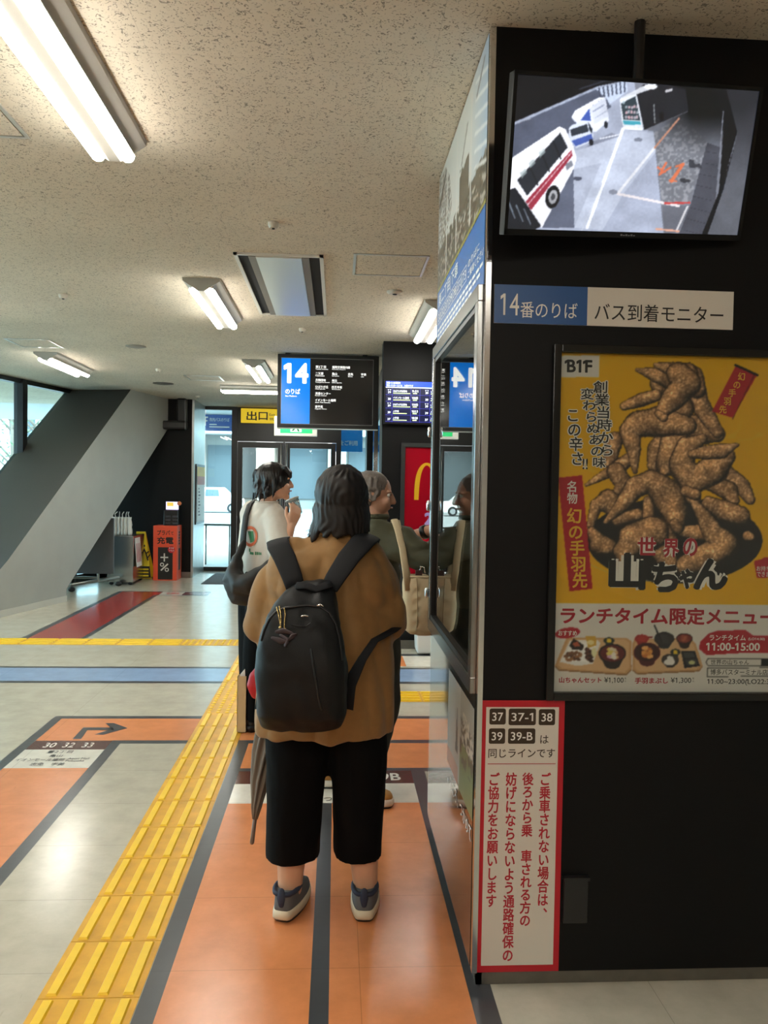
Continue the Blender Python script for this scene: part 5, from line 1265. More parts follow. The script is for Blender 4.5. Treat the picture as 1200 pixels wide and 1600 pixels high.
def figure(root, J, f, face, skin, hands, size=1.0, calf=1.0):
    """one continuous body: J joints, f the way the chest faces, face the way the head looks"""
    f = Vector(f).normalized(); r = f.cross(UP); face = Vector(face).normalized(); fr_ = face.cross(UP).normalized(); fu = fr_.cross(face)
    B = Matrix((r, f, UP)).transposed(); H = Matrix((fr_, face, fu)).transposed(); V = {k: Vector(p) for k, p in J.items()}
    mb = MB(); h = V['head']
    mb.ball(V['pelvis'], (.15, .105, .13), 16, B); mb.ball((V['pelvis'] + V['chest']) / 2, (.135, .10, .17), 16, B); mb.ball(V['chest'], (.155, .108, .17), 16, B)
    mb.tube([V['shoulderL'], V['chest'] + UP * .10, V['shoulderR']], [.05, .07, .05], 12)
    mb.tube([V['neck'] - UP * .05, V['neck'] + UP * .02, h - fu * .06 - face * .012], [.062, .052, .05], 14)
    mb.ball(h + fu * .025 - face * .008, (.074, .092, .088), 20, H); mb.ball(h - fu * .03 + face * .022, (.060, .068, .072), 18, H)
    mb.ball(h - fu * .088 + face * .066, (.024, .022, .02), 12, H)
    mb.tube([h + fu * .018 + face * .086, h - fu * .012 + face * .102, h - fu * .022 + face * .104], [.008, .011, .013], 8); mb.ball(h - fu * .024 + face * .092, (.018, .012, .010), 10, H)
    mb.ball(h - fu * .052 + face * .084, (.022, .008, .010), 10, H)
    for s in (-1, 1):
        mb.ball(h + fr_ * .074 * s - fu * .004 - face * .012, (.012, .018, .032), 12, H); mb.ball(h + fr_ * .032 * s + fu * .028 + face * .074, (.024, .014, .009), 10, H)
        mb.ball(h + fr_ * .038 * s - fu * .022 + face * .064, (.026, .022, .024), 10, H)
    for q in 'LR':
        a, b_, c = V['shoulder' + q], V['elbow' + q], V['wrist' + q]
        mb.tube([a, a.lerp(b_, .4), b_], [.05, .046, .038], 12); mb.tube([b_, b_.lerp(c, .3), c], [.038, .038, .026], 12)
        if q in hands:
            d, n, s, curl = hands[q]; hand(mb, c, d, n, s, curl, size)
        a, b_, c = V['hip' + q], V['knee' + q], V['ankle' + q]
        mb.tube([a, a.lerp(b_, .4), b_], [.085, .078, .056], 14); mb.tube([b_, b_.lerp(c, .3), b_.lerp(c, .7), c, c - UP * .06], [.055 * calf, .058 * calf, .047 * calf, .039 * calf, .036], 14)
        t = V['toe' + q]; mb.tube([c - UP * .05, c.lerp(t, .5) - UP * .015, t], [.032, .026, .018], 12)
    g = fuse(mb, .0055, 3); body = g.build('body', skin, root, smooth=True)
    white = mat('eye_white', (220, 216, 210), .25); iris = mat('eye_dark', (34, 24, 20), .2); lip = mat('lip', (168, 104, 92), .5)
    for s in (-1, 1):
        e = h + fr_ * .031 * s + fu * .012 + face * .0705
        ey = MB().ball(e, .0118, 12).build('eye', white, root, smooth=True); MB().ball(e + face * .008, (.0062, .006, .0062), 10, H).build('iris', iris, ey, smooth=True)
    MB().tube([h + fr_ * .021 * -1 - fu * .052 + face * .090, h - fu * .050 + face * .097, h + fr_ * .021 - fu * .052 + face * .090], [.003, .005, .003], 8).build('lips', lip, root, smooth=True)
    return body

def shoe(root, name, heel, d, L_, W_, up, sole, out, collar, high=.10):
    d = Vector((d[0], d[1], 0)).normalized(); r = d.cross(UP); heel = Vector((heel[0], heel[1], 0))
    def ring(z, y0, y1, k, n=30):
        pts = []
        for i in range(n):
            a = 2 * math.pi * i / n; y = .5 - .5 * math.copysign(abs(math.cos(a)) ** .8, math.cos(a)); sh = .86 + .18 * math.sin(math.pi * min(1, max(0, (y - .12) / .95))); s = math.sin(a); x = math.copysign(abs(s) ** .45, s) * W_ / 2 * sh * k
            pts.append(heel + d * (y0 + (y1 - y0) * y) + r * x + UP * z)
        return pts
    u = MB().loft([ring(.036, .004, L_ - .004, .95), ring(.052, .002, L_ - .008, .95), ring(.066, .004, L_ * .93, .93), ring(.078, .006, L_ * .80, .88), ring(.09, .006, L_ * .64, .84), ring(high, .008, L_ * .50, .82)])
    o = u.build(name, up, root, smooth=True)
    MB().loft([ring(.010, .004, L_ - .004, .98), ring(.018, -.006, L_, 1.03), ring(.032, -.006, L_, 1.02), ring(.044, 0, L_ - .004, .98)]).build('midsole', sole, o, smooth=True)
    MB().loft([ring(0, .012, L_ - .012, .92), ring(.010, .002, L_ - .002, 1.0)]).build('outsole', out, o)
    rg = ring(high, .008, L_ * .50, .82, 24); w = MB(); w.tube(rg + [rg[0], rg[1]], .0085, 8, ball=False); w.build('collar', collar, o, smooth=True)
    b = heel + d * .004
    MB().tube([b + UP * (high + .012), b + UP * (high - .012) - d * .004, b + UP * (high - .035) - d * .002], [.012, .015, .010], 8, flat=.4, up=r).build('heel_tab', collar, o, smooth=True)
    w = MB()
    for k in range(4):
        y = L_ * (.60 + .055 * k); z = high - .008 - .009 * k; w.tube([heel + d * y - r * W_ * .2 + UP * (z - .006), heel + d * y + UP * z, heel + d * y + r * W_ * .2 + UP * (z - .006)], .003, 6)
    w.build('laces', sole, o, smooth=True)
    return o
SKIN = mat('skin', (206, 158, 128), .5, vary=.04, vscale=14)

# ---------------------------------------------------------------- the woman in front
wm = thing('person', 'person seen from behind in brown top and black cropped trousers, wearing a backpack', 'person', (-.02, 2.9, 0))
J = dict(pelvis=(-.02, 2.90, .86), chest=(-.02, 2.90, 1.17), neck=(.0, 2.91, 1.34), head=(.018, 2.92, 1.475), shoulderL=(-.165, 2.905, 1.258), shoulderR=(.128, 2.905, 1.262), elbowL=(-.248, 2.91, 1.02), elbowR=(.200, 2.91, 1.03), wristL=(-.205, 3.10, .955), wristR=(.13, 3.11, .97),
         hipL=(-.11, 2.90, .82), hipR=(.075, 2.90, .82), kneeL=(-.135, 2.89, .46), kneeR=(.10, 2.89, .46), ankleL=(-.145, 2.865, .10), ankleR=(.125, 2.865, .10), toeL=(-.128, 2.95, .03), toeR=(.135, 3.00, .035))
figure(wm, J, (0, 1, 0), (.12, 1, -.05), SKIN, {'L': ((.15, .8, -.35), (.9, .1, .2), (-.1, .3, .9), 1.15), 'R': ((-.3, .9, .1), (-.6, .1, .7), (.3, .2, .8), .6)}, .95, 1.14)
HAIR = mat('hair_dark', (24, 18, 16), .55, vary=.3, vscale=60, stretch=(1, 1, .15), spec=.35)
def hair_fold(c0, amp=.0028, k=27):
    c0 = Vector(c0)
    def fn(c, n):
        a = math.atan2(c.y - c0.y, c.x - c0.x); return c + n * (amp * math.sin(a * k + 14 * noise.noise(c * 12)) * (.5 + 1.2 * noise.noise(c * 26)) + .003 * noise.noise(Vector((c.x * 45, c.y * 45, c.z * 9))))
    return fn
hc = Vector(J['head']); mb = MB()
mb.ball(hc + Vector((0, -.012, .028)), (.096, .108, .108), 24).ball(hc + Vector((0, -.035, -.04)), (.092, .078, .085), 20).ball(hc + Vector((0, -.05, -.085)), (.074, .045, .045), 16)
rr = random.Random(4)
for k in range(26):
    a = math.radians(185 + k * 170 / 25); x = math.cos(a); y = math.sin(a) * .95
    L_ = .075 + .035 * rr.random() + (.02 if k < 6 else 0); fl_ = 1.08 + .18 * rr.random()
    p = hc + Vector((x * .086, y * .088 - .012, -.02)); mb.tube([p, p + Vector((x * .006, y * .004, -L_ * .5)), p + Vector((x * .02 * fl_ - .008, y * .008, -L_))], [.017, .014, .005], 7)
fuse(mb, .0055, 2, hair_fold(hc)).build('hair', HAIR, wm, smooth=True)
w = MB()
for k in range(14):
    p = hc + Vector((-.085 + .012 * rr.random(), -.03 + .05 * rr.random(), -.05 - .03 * rr.random())); w.tube([p, p + Vector((-.012, -.005, -.035)), p + Vector((-.03 - .018 * rr.random(), -.01 * rr.random(), -.05 - .022 * rr.random()))], [.002, .0016, .0008], 5)
w.build('loose_strands', HAIR, wm, smooth=True)

TOP = mat('brown_cloth', (136, 99, 52), .8, vary=.07, vscale=40, bump=.12, bscale=500, sheen=.15)
mb = MB(); X = Vector((1, 0, 0))
mb.loft([ell_ring(cx, cy, z, hw, hd) for z, cx, cy, hw, hd in ((.655, -.03, 2.91, .250, .195), (.70, -.03, 2.91, .252, .197), (.80, -.03, 2.91, .248, .195), (.95, -.03, 2.91, .242, .185), (1.08, -.03, 2.91, .235, .172), (1.18, -.028, 2.905, .225, .155), (1.25, -.024, 2.90, .208, .135), (1.295, -.018, 2.905, .178, .112), (1.325, -.010, 2.91, .13, .09), (1.345, -.004, 2.912, .092, .078), (1.362, .0, 2.914, .078, .070))])
for s, sh, el, wr in ((-1, (-.175, 2.90, 1.28), J['elbowL'], J['wristL']), (1, (.14, 2.90, 1.29), J['elbowR'], J['wristR'])):
    sh, el, wr = Vector(sh), Vector(el), Vector(wr)
    sh = sh + Vector((-s * .025, 0, -.005))
    mb.tube([sh, sh.lerp(el, .35) + Vector((s * .012, 0, 0)), sh.lerp(el, .75) + Vector((s * .006, 0, 0)), el + Vector((0, .01, 0)), el.lerp(wr, .35), el.lerp(wr, .62)], [.072, .076, .076, .072, .068, .064], 18)
def top_fold(c, n):
    d = .014 * noise.noise(Vector((c.x * 9, c.y * 9, c.z * 2.2))) + .004 * noise.noise(Vector((c.x * 24, c.y * 24, c.z * 7)))
    d += .022 * (abs(noise.noise(Vector((c.x * 11 + c.z * 5, c.y * 6, c.z * 4 - c.x * 7)))) - .25)
    # creases that fall from the armpits, and hanging folds towards the hem
    hang = max(0, (1.0 - c.z) / .35); d += .011 * hang * noise.noise(Vector((c.x * 15, c.y * 15, c.z * .7)))
    for sx in (-.20, .165):
        q = abs(c.x - sx); 
        if q < .07 and 1.0 < c.z < 1.25: d -= .010 * (1 - q / .07) * (1 - abs(c.z - 1.12) / .13) * (.5 + .5 * math.sin(c.z * 90 + c.x * 60))
    return c + n * d
topmb = fuse(mb, .0095, 5, top_fold); topo = topmb.build('brown_top', TOP, wm, smooth=True); TS = Surf(topmb)
w = MB(); rg = ell_ring(.0, 2.914, 1.362, .080, .072, n=32); w.tube(rg + [rg[0], rg[1]], .007, 8, ball=False); w.build('neckband', TOP, topo, smooth=True)
PANT = mat('black_cotton', (4, 4, 5), .9, spec=.15, vary=.12, vscale=30, bump=.06, bscale=400)
mb = MB()
for s, prof in ((-1, ((1.0, -.09, .11, .10), (.80, -.12, .118, .12), (.60, -.128, .112, .135), (.40, -.135, .100, .118), (.26, -.140, .096, .108), (.192, -.141, .094, .102))), (1, ((1.0, .03, .11, .10), (.80, .070, .115, .12), (.60, .092, .104, .132), (.40, .097, .095, .115), (.26, .098, .090, .105), (.20, .098, .087, .100)))):
    mb.loft([ell_ring(cx, 2.895, z, hw, hd, n=24) for z, cx, hw, hd in prof])
fuse(mb, .010, 3, fold_fn(.009, 9, 9, 3.0, 2.0, .004)).build('black_trousers', PANT, wm, smooth=True)
SG, SS, SO, SN = mat('shoe_grey', (92, 96, 98), .75, bump=.2, bscale=500), mat('sole_cream', (206, 194, 168), .55, vary=.06), mat('outsole_black', (26, 26, 27), .6), mat('shoe_navy', (34, 42, 62), .7)
shoe(wm, 'sneaker', (-.172, 2.785), (.27, .96), .245, .100, SG, SS, SO, SN); shoe(wm, 'sneaker', (.118, 2.778), (.07, 1), .245, .100, SG, SS, SO, SN)

# backpack
bp_ = thing('backpack', 'black nylon backpack on the back of the person in the brown top', 'backpack', (-.1, 2.62, .735))
NYL = mat('black_nylon', (6, 6, 7), .55, vary=.2, vscale=14, bump=.1, bscale=300, spec=.32); WEB = mat('black_webbing', (16, 16, 19), .7, spec=.25, bump=.25, bscale=700)
mb = MB(); prof = ((.735, -.105, .108, .055), (.748, -.105, .130, .075), (.79, -.103, .146, .088), (.86, -.102, .150, .094), (.95, -.104, .148, .094), (1.04, -.108, .138, .088), (1.11, -.104, .118, .076), (1.16, -.088, .094, .060), (1.195, -.074, .070, .040), (1.215, -.068, .050, .024))
mb.loft([ell_ring(cx, 2.705 - hd, z, hw, hd, p=2.9) for z, cx, hw, hd in prof])
def bag_fold(c, n):
    d = .006 * noise.noise(Vector((c.x * 11, c.y * 11, c.z * 7))) + .004 * noise.noise(Vector((c.x * 26 + c.z * 12, c.y * 20, c.z * 18)))
    if c.z > 1.08: d += .008 * noise.noise(Vector((c.x * 28, 3.1, c.z * 9)))
    return c + n * d
bmb = fuse(mb, .008, 3, bag_fold); body = bmb.build('main_compartment', NYL, bp_, smooth=True); BS = Surf(bmb)
def strap(name, pts, wd, side, th=.16, m=WEB, parent=bp_):
    w = MB(); w.tube(pts, [wd / 2] * len(pts) if not hasattr(wd, '__len__') else [q / 2 for q in wd], 12, flat=th, up=side, ball=False); return w.build(name, m, parent, smooth=True)
strap('shoulder_strap', [(-.128, 2.66, 1.185), (-.142, 2.685, 1.225), (-.17, 2.725, 1.285), (-.196, 2.775, 1.322), (-.205, 2.84, 1.338), (-.20, 2.92, 1.335), (-.19, 3.0, 1.28), (-.185, 3.05, 1.15), (-.20, 3.06, 1.0)], [.06, .068, .075, .078, .078, .078, .07, .06, .04], (1, .2, .25))
strap('shoulder_strap', [(-.02, 2.66, 1.19), (.0, 2.685, 1.225), (.045, 2.735, 1.290), (.092, 2.785, 1.340), (.118, 2.85, 1.358), (.12, 2.93, 1.345), (.115, 3.01, 1.28), (.12, 3.06, 1.15), (.15, 3.06, 1.0)], [.06, .070, .080, .085, .085, .082, .07, .06, .04], (1, -.4, -.3))
strap('lower_strap', [(.035, 2.64, .80), (.052, 2.655, .875), (.095, 2.70, .95), (.138, 2.742, 1.005), (.205, 2.80, 1.03), (.235, 2.90, 1.03)], [.07, .05, .034, .03, .03, .03], (.5, 0, .8), .14)
strap('lower_strap', [(-.235, 2.66, .80), (-.238, 2.72, .88), (-.245, 2.80, .95), (-.25, 2.88, .98)], [.07, .04, .03, .03], (.5, 0, .8), .14)
strap('haul_handle', [(-.135, 2.655, 1.175), (-.125, 2.63, 1.205), (-.095, 2.62, 1.208), (-.06, 2.62, 1.196), (-.03, 2.62, 1.208), (-.012, 2.63, 1.212), (-.01, 2.66, 1.18)], .028, (0, .4, 1), .22)
def on_bag(pts, off=.003): return [p for p in (BS.at(x, y, off) for x, y in pts) if p is not None]
def seam(name, px_, r_, m, off=.002):
    p = on_bag(px_, off)
    if len(p) > 2: MB().tube(p, r_, 6).build(name, m, bp_, smooth=True)
DULL = mat('zip_black', (12, 12, 13), .4)
seam('zipper', [(409, 1000), (413, 985), (421, 968), (432, 956), (446, 950), (462, 948), (480, 946), (500, 948), (514, 958), (524, 975), (530, 1000), (534, 1030)], .004, DULL)
seam('zipper', [(486, 1015), (489, 1035), (493, 1060), (497, 1085), (502, 1108)], .004, DULL)
seam('pocket_seam', [(455, 976), (462, 978), (478, 979), (485, 974)], .002, DULL)
GOLD = mat('pale_gold', (214, 188, 130), .25, metal=1.0); SILV = mat('zip_silver', (190, 188, 182), .25, metal=1.0)
for q in ([(419, 957), (425, 951), (431, 948)], [(497, 947), (501, 945.5), (504, 948)], [(471, 964), (476, 963), (481, 964)]):
    p = on_bag(q, .006)
    if len(p) == 3: MB().tube(p, .003, 6).build('zip_pull', SILV, bp_, smooth=True)
kc = thing('key_charm', 'gold chains with a dark ribbon charm hanging from the backpack zip', 'charm', BS.at(441, 990, .01) or Vector((-.18, 2.53, 1.05)))
for q in ([(434, 950), (436, 960), (438, 970), (440, 981)], [(438, 949), (439.5, 958), (440, 966), (440, 979)], [(445, 952), (446, 962), (445.5, 972), (445, 982)]):
    p = on_bag(q, .006)
    if len(p) < 4: continue
    w = MB()
    for a, b_ in zip(p[:-1], p[1:]):
        for k in range(5): w.ball(a.lerp(b_, k / 5), .0026, 6)
    w.build('chain', GOLD, kc, smooth=True)
for x, y in ((439.5, 981), (446, 984)):
    p = BS.at(x, y, .008)
    if p: MB().ball(p, .006, 8).build('bead', GOLD, kc, smooth=True)
RIB = mat('ribbon_plum', (56, 44, 48), .6)
for q in ([(434, 988), (444, 986), (456, 990)], [(428, 998), (438, 1002), (448, 1004)], [(440, 994), (448, 1000), (446, 1008)], [(452, 1000), (458, 994), (461, 992)]):
    p = on_bag(q, .010)
    if len(p) == 3: MB().tube(p, [.006, .011, .007], 8, flat=.45, up=(.2, -.3, 1)).build('ribbon', RIB, kc, smooth=True)

# folded umbrella held in front, seen past the left leg
um = thing('umbrella', 'folded grey brown umbrella hanging tip down beside the left trouser leg', 'umbrella', (-.27, 3.04, .19))
a = Vector((-.298, 3.02, .185)); b_ = Vector((-.215, 3.16, .98)); ax = (b_ - a).normalized(); e1 = ax.orthogonal().normalized(); e2 = ax.cross(e1)
rings = []
for t, R_ in ((.105, .009), (.16, .018), (.28, .031), (.42, .038), (.55, .036), (.66, .028), (.72, .016)):
    rings.append([a + ax * (t * .80) + (e1 * math.cos(q + t * 2.4) + e2 * math.sin(q + t * 2.4)) * R_ * (1 + .20 * math.cos(q * 8)) for q in [2 * math.pi * k / 48 for k in range(48)]])
MB().loft(rings).build('canopy', mat('umbrella_cloth', (112, 103, 92), .6, vary=.08), um, smooth=True)
MB().tube([a, a + ax * .09], [.0085, .0075], 10).build('tip', mat('umbrella_tip', (110, 92, 82), .4), um, smooth=True)
MB().tube([a + ax * .08, b_], .006, 8).build('shaft', STEEL, um, smooth=True); MB().tube([b_ - ax * .06, b_, b_ + ax * .03 + Vector((.0, .03, .02)), b_ + ax * .01 + Vector((0, .06, 0)), b_ - ax * .03 + Vector((0, .06, 0))], .011, 10).build('handle', mat('umbrella_handle', (70, 56, 46), .4), um, smooth=True)

# ---------------------------------------------------------------- the man in olive at the pillar's far corner
mn = thing('person', 'grey haired person in olive jacket and dark trousers with a tote bag', 'person', (.17, 3.98, 0))
f = Vector((1, .06, 0)).normalized(); r = f.cross(UP)
J = dict(pelvis=(.15, 3.98, .88), chest=(.17, 3.98, 1.18), neck=(.175, 3.99, 1.37), head=(.185, 4.0, 1.49), shoulderL=(.19, 4.13, 1.285), shoulderR=(.20, 3.84, 1.30), elbowL=(.27, 4.20, 1.22), elbowR=(.44, 3.76, 1.19), wristL=(.475, 4.05, 1.318), wristR=(.56, 3.86, 1.34),
         hipL=(.13, 4.07, .84), hipR=(.16, 3.90, .84), kneeL=(.06, 4.07, .47), kneeR=(.21, 3.88, .47), ankleL=(-.03, 4.08, .09), ankleR=(.13, 3.84, .09), toeL=(.11, 4.10, .03), toeR=(.25, 3.82, .03))
figure(mn, J, f, (1, -.05, -.12), mat('skin_tan', (196, 148, 122), .5, vary=.04), {'L': ((.9, -.35, .1), (.1, -.3, -.9), (.3, -.9, .1), .35), 'R': ((.6, .1, .75), (.7, 0, -.4), (0, .9, .2), .3)})
hc = Vector(J['head']); mb = MB(); mb.ball(hc + Vector((-.018, 0, .036)), (.098, .084, .086), 22).ball(hc + Vector((-.05, 0, -.02)), (.058, .074, .062), 18)
for k in range(40):
    a = rr.uniform(1.2, 5.1); z = rr.uniform(-.01, .09); p = hc + Vector((-.018 + math.cos(a) * .09, math.sin(a) * .078, z)); mb.tube([p, p + Vector((math.cos(a) * .01, math.sin(a) * .01, -.022))], [.010, .005], 6)
fuse(mb, .006, 2, hair_fold(hc, .002, 60)).build('hair', mat('hair_grey', (112, 104, 98), .6, vary=.25, vscale=90), mn, smooth=True)
OLV = mat('olive_cloth', (66, 66, 46), .75, vary=.10, vscale=30, bump=.12, bscale=420); mb = MB()
mb.loft([ell_ring(cx, cy, z, hw, hd, r, f) for z, cx, cy, hw, hd in ((.80, .15, 3.99, .20, .145), (.95, .155, 3.99, .205, .15), (1.10, .165, 3.99, .205, .15), (1.22, .17, 3.99, .20, .14), (1.30, .175, 3.99, .175, .115), (1.345, .178, 3.99, .12, .085), (1.385, .18, 3.99, .075, .072))])
for s, q in (('R', .55), ('L', .30)):
    sh, el, wr = Vector(J['shoulder' + s]), Vector(J['elbow' + s]), Vector(J['wrist' + s])
    mb.tube([sh - f * .02, sh.lerp(el, .5) + UP * .01, el, el.lerp(wr, q)], [.085, .085, .082, .066] if s == 'R' else [.066, .066, .058, .05], 16)
def olive_fold(c, n):
    d = .008 * noise.noise(Vector((c.x * 9, c.y * 9, c.z * 5)))
    if c.x > .24 and c.z > 1.05: d += .013 * (abs(noise.noise(Vector((c.x * 10 - c.z * 9, c.y * 6, c.z * 16)))) - .2)
    return c + n * d
fuse(mb, .009, 3, olive_fold).build('olive_jacket', OLV, mn, smooth=True)
w = MB(); rg = ell_ring(.18, 3.99, 1.385, .074, .070, r, f, 24); w.tube(rg + [rg[0], rg[1]], .014, 8, ball=False); w.build('collar', OLV, mn, smooth=True)
mb = MB()
for prof in (((.98, .15, 4.03, .14, .13), (.80, .13, 4.06, .11, .125), (.5, .07, 4.08, .09, .105), (.25, .0, 4.085, .078, .088), (.085, -.03, 4.085, .072, .082)), ((.98, .16, 3.93, .14, .13), (.80, .185, 3.90, .11, .130), (.5, .215, 3.88, .092, .112), (.25, .175, 3.86, .080, .090), (.085, .14, 3.85, .073, .082))):
    mb.loft([ell_ring(cx, cy, z, hw, hd, r, f, 22) for z, cx, cy, hw, hd in prof])
fuse(mb, .010, 3, fold_fn(.010, 8, 8, 5, 5.0, .006)).build('dark_trousers', mat('dark_olive', (40, 42, 34), .8, vary=.1, vscale=30), mn, smooth=True)
TAN = mat('shoe_tan', (176, 126, 62), .65, vary=.08, vscale=20); SW = mat('sole_white', (222, 216, 204), .5); SB = mat('shoe_brown', (104, 66, 42), .6)
shoe(mn, 'shoe', (.035, 3.85), (1, -.14), .265, .098, TAN, SW, SO, SB, .085); shoe(mn, 'shoe', (-.125, 4.08), (1, .06), .265, .098, TAN, SW, SO, SB, .085)
wr = Vector(J['wristL']); d_ = (wr - Vector(J['elbowL'])).normalized(); t = MB(); t.tube([wr - d_ * .045, wr - d_ * .020], .036, 16, ball=False); wt = t.build('watch_strap', mat('watch_black', (18, 18, 19), .4), mn, smooth=True)

# canvas tote on the near shoulder
tt = thing('tote_bag', 'off-white canvas tote bag hanging from the shoulder of the person in olive', 'bag', (.42, 3.70, .85))
CANV = mat('canvas', (198, 180, 146), .85, vary=.06, vscale=30, bump=.2, bscale=600)
def tote_ring(z, hw, hd, cx=.425, cy=3.705): return ell_ring(cx, cy, z, hw, hd, n=36, p=3.0)
mb = MB(); mb.loft([tote_ring(.848, .045, .022), tote_ring(.853, .075, .036), tote_ring(.875, .104, .046), tote_ring(.93, .114, .050), tote_ring(1.0, .116, .050), tote_ring(1.07, .114, .046), tote_ring(1.12, .112, .040), tote_ring(1.12, .104, .034), tote_ring(1.06, .104, .034)])
tm = fuse(mb, .007, 2, lambda c, n: c + n * (.005 * noise.noise(Vector((c.x * 20, c.y * 10, c.z * 16))) + (.004 * math.sin(c.z * 130) * max(0, 1 - abs(abs(c.x - .425) - .052) / .02) if c.y < 3.7 else 0)))
tb = tm.build('body', CANV, tt, smooth=True)
CD = mat('canvas_seam', (150, 128, 96), .85)
for x in (.372, .478): MB().tube([(x, 3.705 - .0515, 1.115), (x + .004, 3.651, 1.03), (x + .006, 3.650, .95), (x + .004, 3.66, .88)], .0022, 6).build('seam', CD, tb, smooth=True)
rg = tote_ring(1.122, .108, .037); MB().tube(rg + [rg[0], rg[1]], .006, 8, ball=False).build('rim', CANV, tb, smooth=True)
for y, zc in ((3.668, 1), (3.742, 0)):
    w = MB(); sh = Vector((.285, 3.80, 1.372))
    w.tube([(.345, y, 1.08), (.33, y + .01, 1.15), (.315, (y + 3.76) / 2, 1.25), (.292, 3.765, 1.335), tuple(sh), (.30, 3.86, 1.33), (.37, 3.80, 1.24), (.49, y + .01, 1.15), (.505, y, 1.08)] if zc == 0 else [(.335, y, 1.06), (.322, y, 1.15), (.308, 3.70, 1.25), (.288, 3.75, 1.335), (.275, 3.80, 1.378), (.275, 3.86, 1.35), (.30, 3.90, 1.25)], .017, 10, flat=.22, up=(1, .2, .2), ball=False); w.build('strap', CANV, tt, smooth=True)
w = MB().box((.37, 3.69, 1.09), (.40, 3.71, 1.15)); w.build('leather_tab', mat('tab_brown', (62, 34, 26), .6), tt); MB().tube([(.39, 3.70, 1.14), (.395, 3.70, 1.165), (.41, 3.70, 1.165), (.415, 3.70, 1.14)], .005, 8).build('clasp', SILV, tt, smooth=True)

# ---------------------------------------------------------------- the person in the white T-shirt
th_ = thing('person', 'black haired person in a white printed T-shirt and black trousers drinking from a clear cup', 'person', (-.44, 5.12, 0))
f = Vector((.72, .69, 0)).normalized(); r = f.cross(UP)
J = dict(pelvis=(-.45, 5.12, .92), chest=(-.45, 5.12, 1.22), neck=(-.435, 5.12, 1.42), head=(-.385, 5.13, 1.545), shoulderL=(-.555, 5.24, 1.36), shoulderR=(-.37, 5.01, 1.325), elbowL=(-.50, 5.32, 1.10), elbowR=(-.325, 4.93, 1.115), wristL=(-.36, 5.36, 1.02), wristR=(-.272, 4.935, 1.285),
         hipL=(-.50, 5.20, .88), hipR=(-.42, 5.05, .88), kneeL=(-.51, 5.19, .49), kneeR=(-.46, 5.05, .49), ankleL=(-.50, 5.17, .09), ankleR=(-.48, 5.05, .09), toeL=(-.40, 5.26, .03), toeR=(-.38, 5.14, .03))
figure(th_, J, f, (.98, .15, .02), mat('skin_fair', (216, 168, 140), .5, vary=.04), {'L': ((.8, .1, -.4), (.2, -.9, .2), (.2, .3, .9), .4), 'R': ((.30, .12, .95), (-.45, .85, .25), (-.8, -.45, .2), .55)})
hc = Vector(J['head']); mb = MB()
mb.ball(hc + Vector((-.022, 0, .03)), (.112, .096, .104), 22).ball(hc + Vector((-.056, 0, -.035)), (.068, .084, .082), 18).ball(hc + Vector((-.065, 0, -.085)), (.045, .062, .045), 14)
for k in range(34):
    a = rr.uniform(.9, 5.4); z = rr.uniform(-.05, .09); p = hc + Vector((-.022 + math.cos(a) * .103, math.sin(a) * .088, z)); mb.tube([p, p + Vector((math.cos(a) * .012, math.sin(a) * .012, -.03)), p + Vector((math.cos(a) * .012 - .006, math.sin(a) * .012, -.075))], [.013, .010, .004], 6)
for k in range(7):
    p = hc + Vector((.06, -.06 + k * .02, .095)); mb.tube([p, p + Vector((.03, -.006, -.03)), p + Vector((.036, -.008, -.062))], [.016, .011, .004], 6)
fuse(mb, .006, 2, hair_fold(hc, .003, 40)).build('hair', mat('hair_black', (20, 18, 18), .4, vary=.3, vscale=60), th_, smooth=True)
TEE = mat('white_cotton', (212, 205, 194), .85, vary=.03, vscale=30); mb = MB()
mb.loft([ell_ring(cx, cy, z, hw, hd, r, f) for z, cx, cy, hw, hd in ((.86, -.45, 5.12, .185, .135), (1.0, -.45, 5.12, .185, .135), (1.15, -.45, 5.12, .185, .13), (1.28, -.45, 5.12, .185, .12), (1.35, -.447, 5.12, .165, .10), (1.395, -.443, 5.12, .115, .078), (1.425, -.438, 5.12, .068, .066))])
for s in 'LR':
    sh, el = Vector(J['shoulder' + s]), Vector(J['elbow' + s]); mb.tube([sh.lerp(Vector(J['chest']) + UP * .1, .25), sh.lerp(el, .35), sh.lerp(el, .95)], [.085, .082, .082], 16)
tmb = fuse(mb, .009, 4, fold_fn(.010, 8, 8, 4, 9.0, .005)); tee = tmb.build('white_t_shirt', TEE, th_, smooth=True); SS_ = Surf(tmb)
rg = ell_ring(-.438, 5.12, 1.425, .068, .066, r, f, 24); MB().tube(rg + [rg[0], rg[1]], .006, 8, ball=False).build('neckband', TEE, tee, smooth=True)
w = MB(); n = 22
for k in range(n):
    a0, a1 = 2 * math.pi * k / n, 2 * math.pi * (k + 1) / n
    SS_.patch(w, [(391.5 + R_ * .82 * math.cos(a), 838 + R_ * 1.15 * math.sin(a)) for R_, a in ((14, a0), (14, a1), (10, a1), (10, a0))], .004)
w.build('orange_ring_print', mat('print_orange', (206, 110, 76), .8), tee)
w = MB(); SS_.patch(w, [(388, 830), (396, 830), (398, 846), (392, 848)], .004); SS_.patch(w, [(391, 862), (397, 863), (397, 867), (391, 866)], .004); SS_.patch(w, [(390, 857), (392, 857), (392, 862), (390, 862)], .004)
for k in range(4): SS_.patch(w, [(399 + k * 2.6, 862 + k * .4), (401 + k * 2.6, 862 + k * .4), (401 + k * 2.6, 867), (399 + k * 2.6, 867)], .004)
w.build('green_print', mat('print_green', (64, 130, 92), .8), tee)
mb = MB()
